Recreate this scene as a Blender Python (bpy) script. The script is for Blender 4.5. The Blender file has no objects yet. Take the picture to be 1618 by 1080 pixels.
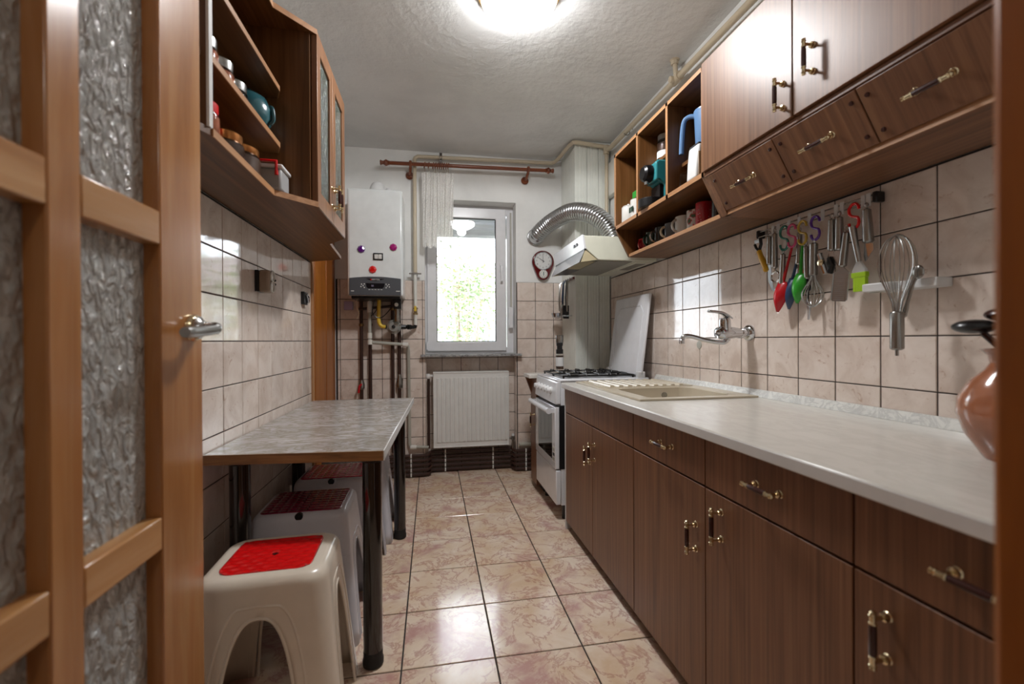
import bpy, math, random
from mathutils import Vector, Matrix
sc = bpy.context.scene
R = random.Random(7)
# ------------------------------------------------------------------ camera, world, exposure
F_PX, YAW, ROLL, PITCH, EYE = 696.71, 0.17983, -0.005578, -0.00381, 1.04
_r0 = Vector((math.cos(YAW), -math.sin(YAW), 0)); _f0 = Vector((math.sin(YAW), math.cos(YAW), 0)); _d0 = Vector((0, 0, -1))
_fw = _f0*math.cos(PITCH) - _d0*math.sin(PITCH); _dn = _d0*math.cos(PITCH) + _f0*math.sin(PITCH)
_rt = _r0*math.cos(ROLL) - _dn*math.sin(ROLL); _dd = _r0*math.sin(ROLL) + _dn*math.cos(ROLL)
cam = bpy.data.cameras.new('camera'); co = bpy.data.objects.new('camera', cam); sc.collection.objects.link(co)
cam.sensor_width = 36; cam.lens = F_PX/1618*36; cam.clip_start = .02; cam.clip_end = 200
m3 = Matrix((_rt, -_dd, -_fw)).transposed()
co.matrix_world = Matrix.Translation((0, 0, EYE)) @ m3.to_4x4()
cam.dof.use_dof = True; cam.dof.focus_distance = 2.1; cam.dof.aperture_fstop = 2.4
sc.camera = co
w = bpy.data.worlds.new('overcast_sky'); sc.world = w; w.use_nodes = True
w.node_tree.nodes['Background'].inputs[0].default_value = (.86, .93, 1, 1)
w.node_tree.nodes['Background'].inputs[1].default_value = 3.4
vs = sc.view_settings
vs.view_transform = 'Standard'; vs.look = 'None'; vs.gamma = 1; vs.use_curve_mapping = False
vs.exposure = 1.45
LAMP = 19.0        # ceiling lamp dome emission
HALL_FILL = 11.0         # added fill lamp in the hallway, behind the camera

# ------------------------------------------------------------------ helpers
def hx(h):
    c = [int(h[i:i+2], 16)/255 for i in (0, 2, 4)]
    return tuple(((x/12.92) if x <= .04045 else ((x+.055)/1.055)**2.4) for x in c) + (1,)
M = {}
def newmat(name):
    m = bpy.data.materials.new(name); m.use_nodes = True
    nt = m.node_tree; b = nt.nodes['Principled BSDF']
    M[name] = m
    return m, nt, b
def N(nt, t, **k):
    n = nt.nodes.new(t)
    for a, v in k.items():
        if a.startswith('i_'):
            s = a[2:]; s = int(s) if s.isdigit() else s
            n.inputs[s].default_value = v
        else: setattr(n, a, v)
    return n
def ramp(nt, fac, stops):
    r = nt.nodes.new('ShaderNodeValToRGB'); e = r.color_ramp.elements
    while len(e) < len(stops): e.new(.5)
    for x, (p, c) in zip(e, stops): x.position = p; x.color = c
    nt.links.new(fac, r.inputs[0]); return r.outputs[0]
def mixc(nt, fac, a, b, mode='MIX'):
    n = nt.nodes.new('ShaderNodeMix'); n.data_type = 'RGBA'; n.blend_type = mode
    if isinstance(fac, (int, float)): n.inputs[0].default_value = fac
    else: nt.links.new(fac, n.inputs[0])
    for i, v in ((6, a), (7, b)):
        if isinstance(v, tuple): n.inputs[i].default_value = v
        else: nt.links.new(v, n.inputs[i])
    return n.outputs[2]
def coords(nt, scale=(1, 1, 1), rnd=False, kind='Object', rot=(0, 0, 0)):
    tc = nt.nodes.new('ShaderNodeTexCoord'); mp = nt.nodes.new('ShaderNodeMapping')
    mp.inputs['Scale'].default_value = scale; mp.inputs['Rotation'].default_value = rot
    nt.links.new(tc.outputs[kind], mp.inputs[0])
    if rnd:
        oi = nt.nodes.new('ShaderNodeObjectInfo'); mu = N(nt, 'ShaderNodeMath', operation='MULTIPLY', i_1=57.0)
        nt.links.new(oi.outputs['Random'], mu.inputs[0])
        ad = N(nt, 'ShaderNodeVectorMath', operation='ADD')
        nt.links.new(mp.outputs[0], ad.inputs[0]); nt.links.new(mu.outputs[0], ad.inputs[1])
        return ad.outputs[0]
    return mp.outputs[0]
def noise(nt, vec, scale=5, detail=4, rough=.55, dist=0):
    n = N(nt, 'ShaderNodeTexNoise', i_Scale=scale, i_Detail=detail, i_Roughness=rough, i_Distortion=dist)
    nt.links.new(vec, n.inputs['Vector']); return n.outputs['Fac']
def bump(nt, b, h, strength=.2, dist=.002):
    n = N(nt, 'ShaderNodeBump', i_Strength=strength, i_Distance=dist)
    nt.links.new(h, n.inputs['Height']); nt.links.new(n.outputs[0], b.inputs['Normal'])
def simple(name, h, rough=.4, metal=0, var=.03, bmp=0, bscale=60, coat=0, spec=.5, bdist=.001):
    m, nt, b = newmat(name); c = hx(h)
    v = coords(nt); n = noise(nt, v, 14, 3)
    lo = tuple(x*(1-var) for x in c[:3])+(1,); hi = tuple(min(1, x*(1+var)) for x in c[:3])+(1,)
    nt.links.new(ramp(nt, n, [(.35, lo), (.65, hi)]), b.inputs['Base Color'])
    b.inputs['Roughness'].default_value = rough; b.inputs['Metallic'].default_value = metal
    b.inputs['Specular IOR Level'].default_value = spec
    if coat: b.inputs['Coat Weight'].default_value = coat; b.inputs['Coat Roughness'].default_value = .08
    if bmp: bump(nt, b, noise(nt, v, bscale, 3), bmp, bdist)
    return m
def wood(name, dark, mid, light, axis='z', rough=.42, scale=1.0, rnd=True, coat=0, fine=34):
    m, nt, b = newmat(name)
    s = {'xz': (1.6, fine, 1.6), 'z': (fine, fine, 1.6), 'y': (fine, 1.6, fine), 'x': (1.6, fine, fine)}[axis]
    v = coords(nt, tuple(x*scale for x in s), rnd)
    n1 = noise(nt, v, 1.0, 5, .6, .6)
    s2 = {'xz': (.55, 6, .55), 'z': (6, 6, .55), 'y': (6, .55, 6), 'x': (.55, 6, 6)}[axis]
    v2 = coords(nt, tuple(x*scale for x in s2), rnd)
    n2 = noise(nt, v2, 1.3, 3, .5, 1.2)
    c1 = ramp(nt, n1, [(.28, hx(dark)), (.5, hx(mid)), (.74, hx(light))])
    c2 = ramp(nt, n2, [(.35, (.88, .88, .88, 1)), (.65, (1.05, 1.05, 1.05, 1))])
    nt.links.new(mixc(nt, 1.0, c1, c2, 'MULTIPLY'), b.inputs['Base Color'])
    b.inputs['Roughness'].default_value = rough
    if coat: b.inputs['Coat Weight'].default_value = coat; b.inputs['Coat Roughness'].default_value = .12
    bump(nt, b, n1, .12, .0006)
    return m

C = sc.collection
ORG = {}
class MB:
    def __init__(s): s.v = []; s.f = []; s.mi = []; s.cur = 0
    def add(s, vs, fs):
        o = len(s.v); s.v += [tuple(p) for p in vs]
        for f in fs: s.f.append(tuple(i+o for i in f)); s.mi.append(s.cur)
        return s
    def box(s, x0, x1, y0, y1, z0, z1):
        return s.add([(x0,y0,z0),(x1,y0,z0),(x1,y1,z0),(x0,y1,z0),(x0,y0,z1),(x1,y0,z1),(x1,y1,z1),(x0,y1,z1)],
            [(3,2,1,0),(4,5,6,7),(0,1,5,4),(1,2,6,5),(2,3,7,6),(3,0,4,7)])
    def prism(s, poly, axis, a0, a1):
        # poly: list of 2D points in the two other axes (in x,y,z order), extruded along axis
        n = len(poly)
        def P(p, a): return {'x': (a, p[0], p[1]), 'y': (p[0], a, p[1]), 'z': (p[0], p[1], a)}[axis]
        vs = [P(p, a0) for p in poly] + [P(p, a1) for p in poly]
        fs = [tuple(range(n-1, -1, -1)), tuple(range(n, 2*n))] + [(i, (i+1) % n, n+(i+1) % n, n+i) for i in range(n)]
        return s.add(vs, fs)
    def frame(s, o, i, axis, a0, a1):
        # rectangular ring: o,i = (u0,u1,v0,v1)
        O = [(o[0],o[2]),(o[1],o[2]),(o[1],o[3]),(o[0],o[3])]; I = [(i[0],i[2]),(i[1],i[2]),(i[1],i[3]),(i[0],i[3])]
        def P(p, a): return {'x': (a, p[0], p[1]), 'y': (p[0], a, p[1]), 'z': (p[0], p[1], a)}[axis]
        vs = [P(p, a0) for p in O+I] + [P(p, a1) for p in O+I]
        fs = []
        for k in range(4):
            j = (k+1) % 4
            fs += [(k, 4+k, 4+j, j), (8+k, 8+j, 12+j, 12+k), (k, j, 8+j, 8+k), (4+k, 12+k, 12+j, 4+j)]
        return s.add(vs, fs)
    def tube(s, pts, r, n=10, caps=True, closed=False):
        pts = [Vector(p) for p in pts]; L = len(pts)
        rs = r if isinstance(r, (list, tuple)) else [r]*L
        rings = []; up = None
        for i, p in enumerate(pts):
            if closed: t = pts[(i+1) % L]-pts[i-1]
            elif i == 0: t = pts[1]-p
            elif i == L-1: t = p-pts[i-1]
            else: t = (pts[i+1]-p).normalized()+(p-pts[i-1]).normalized()
            if t.length < 1e-9: t = Vector((0, 0, 1))
            t.normalize()
            if up is None:
                up = Vector((0, 0, 1)) if abs(t.z) < .9 else Vector((1, 0, 0))
            a = t.cross(up)
            if a.length < 1e-6: a = t.cross(Vector((0, 1, 0)))
            a.normalize(); b = a.cross(t).normalized(); up = b
            rings.append([p + (a*math.cos(2*math.pi*k/n) + b*math.sin(2*math.pi*k/n))*rs[i] for k in range(n)])
        vs = [q for rg in rings for q in rg]; fs = []
        for i in range(L if closed else L-1):
            j = (i+1) % L
            for k in range(n): fs.append((i*n+k, i*n+(k+1) % n, j*n+(k+1) % n, j*n+k))
        if caps and not closed:
            fs.append(tuple(range(n-1, -1, -1))); fs.append(tuple(range((L-1)*n, L*n)))
        return s.add(vs, fs)
    def cyl(s, p0, p1, r, r2=None, n=16): return s.tube([p0, p1], [r, r if r2 is None else r2], n)
    def lathe(s, c, prof, n=24, axis=(0, 0, 1), caps=True):
        ax = Vector(axis).normalized()
        a = ax.cross(Vector((0, 1, 0)) if abs(ax.y) < .9 else Vector((1, 0, 0))).normalized(); b = ax.cross(a)
        c = Vector(c); vs = []; fs = []; L = len(prof)
        for r, h in prof:
            for k in range(n):
                t = 2*math.pi*k/n; vs.append(c+ax*h+(a*math.cos(t)+b*math.sin(t))*max(r, 1e-4))
        for i in range(L-1):
            for k in range(n): fs.append((i*n+k, i*n+(k+1) % n, (i+1)*n+(k+1) % n, (i+1)*n+k))
        if caps: fs.append(tuple(range(n-1, -1, -1))); fs.append(tuple(range((L-1)*n, L*n)))
        return s.add(vs, fs)
    def grid(s, fn, nu, nv):
        vs = [fn(i/nu, j/nv) for j in range(nv+1) for i in range(nu+1)]
        fs = [(j*(nu+1)+i, j*(nu+1)+i+1, (j+1)*(nu+1)+i+1, (j+1)*(nu+1)+i) for j in range(nv) for i in range(nu)]
        return s.add(vs, fs)
    def sphere(s, c, r, sc_=(1, 1, 1), n=16, m=10):
        pr = [(math.sin(math.pi*i/m), -math.cos(math.pi*i/m)) for i in range(m+1)]
        vs = []; fs = []
        for a, h in pr:
            for k in range(n):
                t = 2*math.pi*k/n
                vs.append((c[0]+r*sc_[0]*max(a, 1e-3)*math.cos(t), c[1]+r*sc_[1]*max(a, 1e-3)*math.sin(t), c[2]+r*sc_[2]*h))
        for i in range(m):
            for k in range(n): fs.append((i*n+k, i*n+(k+1) % n, (i+1)*n+(k+1) % n, (i+1)*n+k))
        return s.add(vs, fs)
    def xf(s, mtx):
        s.v = [tuple(mtx @ Vector(p)) for p in s.v]; return s
    def weld(s, eps=1e-5):
        key = {}; mp = []; nv = []
        for p in s.v:
            k = tuple(round(c/eps) for c in p)
            if k not in key: key[k] = len(nv); nv.append(p)
            mp.append(key[k])
        s.v = nv; nf = []; nm = []
        for f, m_ in zip(s.f, s.mi):
            g = []
            for i in f:
                if mp[i] not in g: g.append(mp[i])
            if len(g) > 2: nf.append(tuple(g)); nm.append(m_)
        s.f = nf; s.mi = nm; return s
    def mesh(s, name, off=(0, 0, 0), mats=None, smooth=True, ang=35):
        me = bpy.data.meshes.new(name)
        me.from_pydata([(p[0]-off[0], p[1]-off[1], p[2]-off[2]) for p in s.v], [], s.f)
        for m in (mats or []): me.materials.append(M[m])
        if mats and len(mats) > 1:
            me.polygons.foreach_set('material_index', s.mi)
        if smooth:
            me.polygons.foreach_set('use_smooth', [True]*len(me.polygons))
            try: me.set_sharp_from_angle(angle=math.radians(ang))
            except Exception: pass
        me.update(); return me
    def build(s, name, mat, parent=None, label=None, cat=None, group=None, kind=None, bevel=0, smooth=True, ang=35, local=False, solid=0, seg=2, sub=0):
        mats = [mat] if isinstance(mat, str) else list(mat)
        if parent is not None: off = (0, 0, 0) if local else ORG[parent.name]; loc = (0, 0, 0); org = off
        elif kind == 'structure': off = (0, 0, 0); loc = off; org = off
        else:
            xs, ys, zs = zip(*s.v)
            off = ((min(xs)+max(xs))/2, (min(ys)+max(ys))/2, min(zs)); loc = off; org = off
        me = s.mesh(name, off, mats, smooth, ang)
        o = bpy.data.objects.new(name, me); C.objects.link(o); o.location = loc
        if parent is not None: o.parent = parent
        ORG[o.name] = org
        if solid:
            md = o.modifiers.new('thickness', 'SOLIDIFY'); md.thickness = solid; md.offset = 0
        if bevel:
            md = o.modifiers.new('rounded', 'BEVEL'); md.width = bevel; md.segments = seg; md.limit_method = 'ANGLE'; md.angle_limit = math.radians(40)
        if sub:
            md = o.modifiers.new('smoothed', 'SUBSURF'); md.levels = sub; md.render_levels = sub
        tag(o, label, cat, group, kind)
        return o
def tag(o, label=None, cat=None, group=None, kind=None):
    for k, v in (('label', label), ('category', cat), ('group', group), ('kind', kind)):
        if v: o[k] = v
    return o
def thing(name, label, cat, loc=(0, 0, 0), group=None, rz=0, kind=None):
    o = bpy.data.objects.new(name, None); C.objects.link(o); o.location = loc; o.rotation_euler = (0, 0, rz)
    o.empty_display_size = .05
    ORG[o.name] = tuple(loc)
    return tag(o, label, cat, group, kind)
def copy_tree(o, parent=None, loc=None):
    c = o.copy(); C.objects.link(c); c.parent = parent
    ORG[c.name] = ORG[o.name]
    if loc is not None: c.location = loc; ORG[c.name] = tuple(loc)
    for ch in list(o.children): copy_tree(ch, c)
    return c
def arc(c, r, a0, a1, n, plane='xz', y=0):
    out = []
    for i in range(n+1):
        t = math.radians(a0+(a1-a0)*i/n); u, v = c[0]+r*math.cos(t), c[1]+r*math.sin(t)
        out.append({'xz': (u, y, v), 'xy': (u, v, y), 'yz': (y, u, v)}[plane])
    return out
def smoothpath(pts, n=6):
    P = [Vector(p) for p in pts]; out = []
    for i in range(len(P)-1):
        p0 = P[max(i-1, 0)]; p1 = P[i]; p2 = P[i+1]; p3 = P[min(i+2, len(P)-1)]
        for k in range(n):
            t = k/n
            out.append(.5*((2*p1)+(-p0+p2)*t+(2*p0-5*p1+4*p2-p3)*t*t+(-p0+3*p1-3*p2+p3)*t*t*t))
    out.append(P[-1]); return out
def text(name, body, size, mat, parent, origin, xdir, ydir, extrude=.0004):
    cu = bpy.data.curves.new(name, 'FONT'); cu.body = body; cu.size = size; cu.align_x = 'CENTER'; cu.align_y = 'CENTER'; cu.extrude = extrude
    t = bpy.data.objects.new(name, cu); C.objects.link(t)
    dg = bpy.context.evaluated_depsgraph_get(); me = bpy.data.meshes.new_from_object(t.evaluated_get(dg))
    bpy.data.objects.remove(t)
    X = Vector(xdir).normalized(); Y = Vector(ydir).normalized(); Z = X.cross(Y)
    mt = Matrix((X, Y, Z)).transposed().to_4x4(); off = Vector(origin)-Vector(ORG[parent.name]); mt.translation = off
    me.transform(mt); me.materials.clear(); me.materials.append(M[mat])
    o = bpy.data.objects.new(name, me); C.objects.link(o); o.parent = parent; ORG[o.name] = ORG[parent.name]
    return o

# ------------------------------------------------------------------ materials
def make_tile():
    m, nt, b = newmat('wall_tile'); v = coords(nt, (1, 1, 1), True)
    n = noise(nt, v, 9, 5, .6, .8); n2 = noise(nt, v, 22, 6, .65, 2.2)
    base = ramp(nt, n, [(.3, hx('cdbbae')), (.55, hx('dfd1c6')), (.8, hx('e8ddd4'))])
    vein = ramp(nt, n2, [(.60, (0, 0, 0, 1)), (.70, (.55, .55, .55, 1)), (.8, (.2, .2, .2, 1))])
    nt.links.new(mixc(nt, vein, base, hx('a67d60')), b.inputs['Base Color'])
    b.inputs['Roughness'].default_value = .055; b.inputs['Specular IOR Level'].default_value = .6
    bump(nt, b, noise(nt, v, 9, 2), .16, .002)
make_tile()
def make_floor():
    m, nt, b = newmat('floor_tile'); v = coords(nt, (1, 1, 1), True)
    n1 = noise(nt, v, 4.5, 5, .6, 1.0); n2 = noise(nt, v, 8, 7, .66, .7); n3 = noise(nt, v, 5, 6, .62, .5)
    base = ramp(nt, n1, [(.3, hx('d6b898')), (.5, hx('e2ccb4')), (.72, hx('eee0d0'))])
    vein = ramp(nt, n2, [(.465, (0, 0, 0, 1)), (.50, (.6, .6, .6, 1)), (.535, (0, 0, 0, 1))])
    c = mixc(nt, vein, base, hx('a8685e'))
    blot = ramp(nt, n3, [(.52, (0, 0, 0, 1)), (.68, (.9, .9, .9, 1))])
    nt.links.new(mixc(nt, blot, c, hx('c0948c')), b.inputs['Base Color'])
    b.inputs['Roughness'].default_value = .13; b.inputs['Specular IOR Level'].default_value = .6
    bump(nt, b, noise(nt, v, 30, 3), .05, .002)
make_floor()
def make_plaster(name, c, s, d, scale):
    m, nt, b = newmat(name); v = coords(nt); n = noise(nt, v, 2.2, 5, .6, .4); c0 = hx(c)
    nt.links.new(ramp(nt, n, [(.3, tuple(x*.86 for x in c0[:3])+(1,)), (.6, c0)]), b.inputs['Base Color'])
    b.inputs['Roughness'].default_value = .75
    bump(nt, b, noise(nt, v, scale, 6, .6), s, d)
make_plaster('plaster', 'ebebe8', .25, .004, 14)
make_plaster('ceiling_plaster', 'e0e0de', .8, .007, 22)
simple('grout', '2f2723', .85, var=.2); simple('floor_grout', '2c2622', .85, var=.2)
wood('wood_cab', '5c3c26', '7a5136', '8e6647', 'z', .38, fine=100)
wood('wood_cab_y', '5c3c26', '7a5136', '8e6647', 'y', .40, fine=60)
wood('wood_tilt', '5c3c26', '7a5136', '8e6647', 'xz', .38, fine=60)
wood('wood_lit', '664329', '80583b', '946c4c', 'z', .38, fine=110)  # lighter copy of the cabinet wood, lamp sheen put into the colour
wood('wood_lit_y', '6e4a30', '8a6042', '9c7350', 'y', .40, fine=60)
wood('wood_shelf', '50300f', '6a4422', '7e5632', 'z', .42, fine=50)
wood('wood_shelf_y', '50300f', '6a4422', '7e5632', 'y', .42, fine=50)
wood('wood_edge', '8f6340', 'a97a52', 'bc9068', 'y', .45)
wood('wood_edge_z', '8f6340', 'a97a52', 'bc9068', 'z', .45)
wood('door_wood', '98602f', 'b07642', 'c28e5c', 'z', .25, coat=.4, fine=20)
wood('door_wood_y', 'a87040', 'bc8854', 'cca070', 'y', .25, coat=.4, fine=20)
wood('pine', '8c4c12', 'a8621e', 'bc782c', 'z', .35, fine=14)
wood('rod_wood', '5a2810', '7a3a18', '8c4a22', 'x', .3, coat=.3)
wood('table_edge', '4a3018', '8a6238', 'a87c4a', 'x', .55)
def make_marble(name, a, bcol, vein, sc_, rough, stretch=(1, 1, 1), amt=.6):
    m, nt, b = newmat(name); v = coords(nt, stretch)
    n = noise(nt, v, sc_, 6, .62, 1.6); n2 = noise(nt, v, sc_*.5, 3, .5, .5)
    base = ramp(nt, n2, [(.35, hx(a)), (.65, hx(bcol))])
    ve = ramp(nt, n, [(.42, (0, 0, 0, 1)), (.5, (amt, amt, amt, 1)), (.58, (0, 0, 0, 1))])
    nt.links.new(mixc(nt, ve, base, hx(vein)), b.inputs['Base Color'])
    b.inputs['Roughness'].default_value = rough
make_marble('counter_laminate', 'd0ccc4', 'd8d5cd', 'bcb7ae', 12, .22, (1, .35, 1), .3)
make_marble('strip_laminate', 'd6d5d0', 'deded8', 'a2a2a0', 16, .28, (1, 1, 1), .5)
make_marble('table_laminate', 'a8a6a4', 'c0bebc', '80725e', 7, .2, (1, 2.2, 1), .75)
make_marble('granite', '3c3c3c', '8c8c8a', 'c8c8c8', 60, .35, (1, 1, 1), .8)
simple('white_edge', 'dcdcda', .3); simple('white_plastic', 'd9d9d8', .32); simple('white_enamel', 'e2e4e8', .16, coat=.5)
simple('cream_plastic', 'ded3c3', .28, coat=.2); simple('stool_white', 'cfd0d8', .3)
simple('red_plastic', 'd80f12', .22, coat=.4); simple('burgundy_plastic', '7a0c32', .16, coat=.6); simple('crimson_plastic', 'c01448', .2, coat=.5)
simple('pink_plastic', 'b01040', .25)
simple('black_plastic', '121214', .3); simple('black_metal', '141312', .35, .3); simple('black_lacquer', '171210', .12, coat=.7)
simple('steel', 'b0b0ae', .26, 1, .06); simple('dark_steel', '9a9894', .27, 1); simple('chrome', 'cfd2d6', .09, 1, .03)
simple('brass', 'd8c8a4', .2, 1, .06); simple('grip_brown', '3a1a14', .25); simple('dark_brass', '8a7450', .3, 1)
simple('radiator_white', 'e0e0dc', .35); simple('pipe_beige', 'c3b59c', .4, coat=.1); simple('pipe_brown', '3a231b', .5)
simple('pipe_grey', 'a9a79c', .5); simple('pipe_white', 'd6d4cc', .4); simple('gas_yellow', 'd8b53a', .4); simple('regulator_grey', '9c9d98', .38, .5)
simple('boiler_white', 'dde1e0', .25, coat=.3); simple('boiler_panel', '4a4c50', .4); simple('boiler_dark', '17171b', .15)
simple('purple_gem', '5c1478', .08, coat=.8); simple('magenta_gem', '9c0a6a', .08, coat=.8); simple('red_gem', 'd81414', .08, coat=.8)
simple('lavender', 'a99ab8', .5); simple('pvc_white', 'e0e0e2', .25, coat=.2); simple('rubber', '1a1a1a', .6)
simple('hood_cream', 'dcddcc', .3, coat=.2); simple('visor_grey', 'b4b8bc', .12, coat=.5); simple('hood_tan', 'c2b796', .4); simple('filter_grey', '8a887e', .6, bmp=.6, bscale=400)
simple('aluminium', 'b8b9ba', .24, 1, .05); simple('chase_white', 'e0e2da', .35); simple('clock_red', '5c0c14', .15, coat=.7)
simple('paper_white', 'd6d6d4', .5); simple('sink_beige', 'c4b9a4', .28, bmp=.15, bscale=300); simple('glass_black', '0b0b0d', .06, coat=.6)
simple('teal_gloss', '2f7f84', .15, coat=.6); simple('teal_dark', '2c5a62', .2, coat=.5); simple('green_box', '2f9a3c', .3); simple('lime', '9cc21c', .35)
simple('hook_green', '2c6a5c', .25); simple('hook_pink', 'c04a72', .25); simple('hook_yellow', 'b5983a', .25); simple('hook_purple', '5a2c8a', .25); simple('hook_red', 'd2191c', .25)
simple('peeler_yellow', 'd0a022', .35); simple('scoop_red', 'b5141f', .25); simple('scoop_blue', '2c4668', .3); simple('scoop_green', '2f9a2a', .3)
simple('terracotta', 'a5694c', .14, coat=.7, var=.2); simple('copper_lid', 'b0743f', .25, .8); simple('jar_food', '4a2c18', .5); simple('spice_orange', 'a8562a', .6)
simple('socket_beige', '9a8672', .45); simple('mug_white', 'd4d2cc', .18, coat=.4); simple('mug_black', '121214', .15, coat=.4); simple('mug_red', 'b31c28', .18, coat=.4)
simple('mug_green', '1d3a2c', .18, coat=.4); simple('mug_grey', '5a5c60', .2, coat=.3); simple('mug_cream', 'cbb89c', .2, coat=.3)
simple('blue_jug', '6688b0', .25, coat=.3); simple('leaf', '7f946a', .6, var=.35); simple('leaf_yellow', 'a8a078', .6, var=.3); simple('bark', '9a8a7c', .8)
simple('house_wall', 'd4d0ca', .8); simple('house_roof', '9c928e', .8); simple('house_window', 'a4aab0', .3); simple('ground', '7c8462', .9)
simple('shutter_grey', 'b4b6b8', .5); simple('lamp_rim', '9a7a4a', .3, .6); simple('note_white', 'e0e0da', .5); simple('ink', '22242a', .5)
simple('corridor_wall', 'd6d2ca', .8); simple('corridor_floor', '9a7050', .4)
def make_glass():
    m, nt, b = newmat('window_glass'); out = nt.nodes['Material Output']
    t = N(nt, 'ShaderNodeBsdfTransparent'); g = N(nt, 'ShaderNodeBsdfGlossy', i_Roughness=.0); fr = N(nt, 'ShaderNodeFresnel', i_IOR=1.6)
    mx = N(nt, 'ShaderNodeMixShader'); nt.links.new(fr.outputs[0], mx.inputs[0]); nt.links.new(t.outputs[0], mx.inputs[1]); nt.links.new(g.outputs[0], mx.inputs[2])
    nt.links.new(mx.outputs[0], out.inputs[0])
    m, nt, b = newmat('clear_glass'); b.inputs['Base Color'].default_value = (.92, .95, .95, 1)
    b.inputs['Roughness'].default_value = .03; b.inputs['Transmission Weight'].default_value = 1; b.inputs['IOR'].default_value = 1.2
    for nm, s, st, tr, colr in (('textured_glass', 60, 1.0, .6, (.92, .95, .92, 1)), ('cab_glass', 90, 1.0, .6, (.35, .42, .36, 1))):
        m, nt, b = newmat(nm); v = coords(nt, (1, 1, .55)); n = noise(nt, v, s, 3, .5, .7)
        b.inputs['Base Color'].default_value = colr; b.inputs['Transmission Weight'].default_value = tr
        b.inputs['Roughness'].default_value = .06; b.inputs['IOR'].default_value = 1.9
        bump(nt, b, n, st, .035)
    m, nt, b = newmat('frosted_plastic'); b.inputs['Base Color'].default_value = (.85, .85, .85, 1); b.inputs['Transmission Weight'].default_value = .6; b.inputs['Roughness'].default_value = .3
    m, nt, b = newmat('curtain'); out = nt.nodes['Material Output']
    d = N(nt, 'ShaderNodeBsdfDiffuse', i_0=hx('f6f4f0')); tl = N(nt, 'ShaderNodeBsdfTranslucent', i_0=hx('f6f4f0')); tp = N(nt, 'ShaderNodeBsdfTransparent')
    a = N(nt, 'ShaderNodeMixShader', i_0=.3); nt.links.new(d.outputs[0], a.inputs[1]); nt.links.new(tl.outputs[0], a.inputs[2])
    wv = noise(nt, coords(nt), 160, 3); rp = ramp(nt, wv, [(.4, (.05, .05, .05, 1)), (.6, (.3, .3, .3, 1))])
    c_ = N(nt, 'ShaderNodeMixShader'); nt.links.new(rp, c_.inputs[0]); nt.links.new(a.outputs[0], c_.inputs[1]); nt.links.new(tp.outputs[0], c_.inputs[2])
    nt.links.new(c_.outputs[0], out.inputs[0])
    for nm, e, colr in (('lamp_glow', LAMP, (.98, .985, 1, 1)), ('hall_fill_glow', HALL_FILL, (1, .93, .85, 1))):
        m, nt, b = newmat(nm); b.inputs['Base Color'].default_value = (.9, .9, .9, 1)
        b.inputs['Emission Color'].default_value = colr; b.inputs['Emission Strength'].default_value = e
    # marble vein speckle mug print
    m, nt, b = newmat('mug_print'); v = coords(nt); n = noise(nt, v, 30, 2)
    nt.links.new(ramp(nt, n, [(.5, hx('d4d2cc')), (.55, hx('b31c28')), (.62, hx('3a5a34'))]), b.inputs['Base Color']); b.inputs['Roughness'].default_value = .2
    m, nt, b = newmat('mug_dots'); v = coords(nt); vo = N(nt, 'ShaderNodeTexVoronoi', i_Scale=90); nt.links.new(v, vo.inputs['Vector'])
    nt.links.new(ramp(nt, vo.outputs['Distance'], [(.12, hx('e4dcd6')), (.18, hx('b31c28'))]), b.inputs['Base Color']); b.inputs['Roughness'].default_value = .2
make_glass()
# ------------------------------------------------------------------ structure
XL, XR, YE, ZC = -.682, 1.3135, 3.453, 2.5
S = 'structure'
_tm = {}
def tile_mesh(axis, sgn, su, sv, mat, th=.006, ch=.0016, gap=.0036):
    key = (axis, sgn, round(su, 4), round(sv, 4), mat)
    if key in _tm: return _tm[key]
    a, b = su/2-gap/2, sv/2-gap/2; c = min(ch, a*.5, b*.5)
    ring0 = [(-a,-b,-th),(a,-b,-th),(a,b,-th),(-a,b,-th)]
    ring1 = [(-a,-b,-c),(a,-b,-c),(a,b,-c),(-a,b,-c)]
    ring2 = [(-a+c,-b+c,0),(a-c,-b+c,0),(a-c,b-c,0),(-a+c,b-c,0)]
    def P(p):
        u, v, wv = p; wv *= sgn
        return {'x': (wv, u, v), 'y': (u, wv, v), 'z': (u, v, wv)}[axis]
    mb = MB(); fs = [(8, 9, 10, 11)]
    for k in range(4):
        j = (k+1) % 4; fs += [(k, j, 4+j, 4+k), (4+k, 4+j, 8+j, 8+k)]
    flip = (axis == 'y') == (sgn > 0)
    if flip: fs = [tuple(reversed(f)) for f in fs]
    mb.add([P(p) for p in ring0+ring1+ring2], fs)
    me = mb.mesh('tile', (0, 0, 0), [mat], False); _tm[key] = me; return me
def tiles(parent, axis, sgn, plane, u0, u1, v0, v1, uo, vo, step, mat, name='tile', gap=.0036):
    k0 = math.floor((u0-uo)/step+1e-6); k1 = math.ceil((u1-uo)/step-1e-6)
    l0 = math.floor((v0-vo)/step+1e-6); l1 = math.ceil((v1-vo)/step-1e-6)
    for k in range(k0, k1):
        a0, a1 = max(u0, uo+k*step), min(u1, uo+(k+1)*step)
        if a1-a0 < .012: continue
        for l in range(l0, l1):
            b0, b1 = max(v0, vo+l*step), min(v1, vo+(l+1)*step)
            if b1-b0 < .012: continue
            o = bpy.data.objects.new(name, tile_mesh(axis, sgn, a1-a0, b1-b0, mat, gap=gap)); C.objects.link(o)
            u, v = (a0+a1)/2, (b0+b1)/2; d = plane + R.uniform(-.0004, .0004)
            o.location = {'x': (d, u, v), 'y': (u, d, v), 'z': (u, v, d)}[axis]
            o.parent = parent
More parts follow.
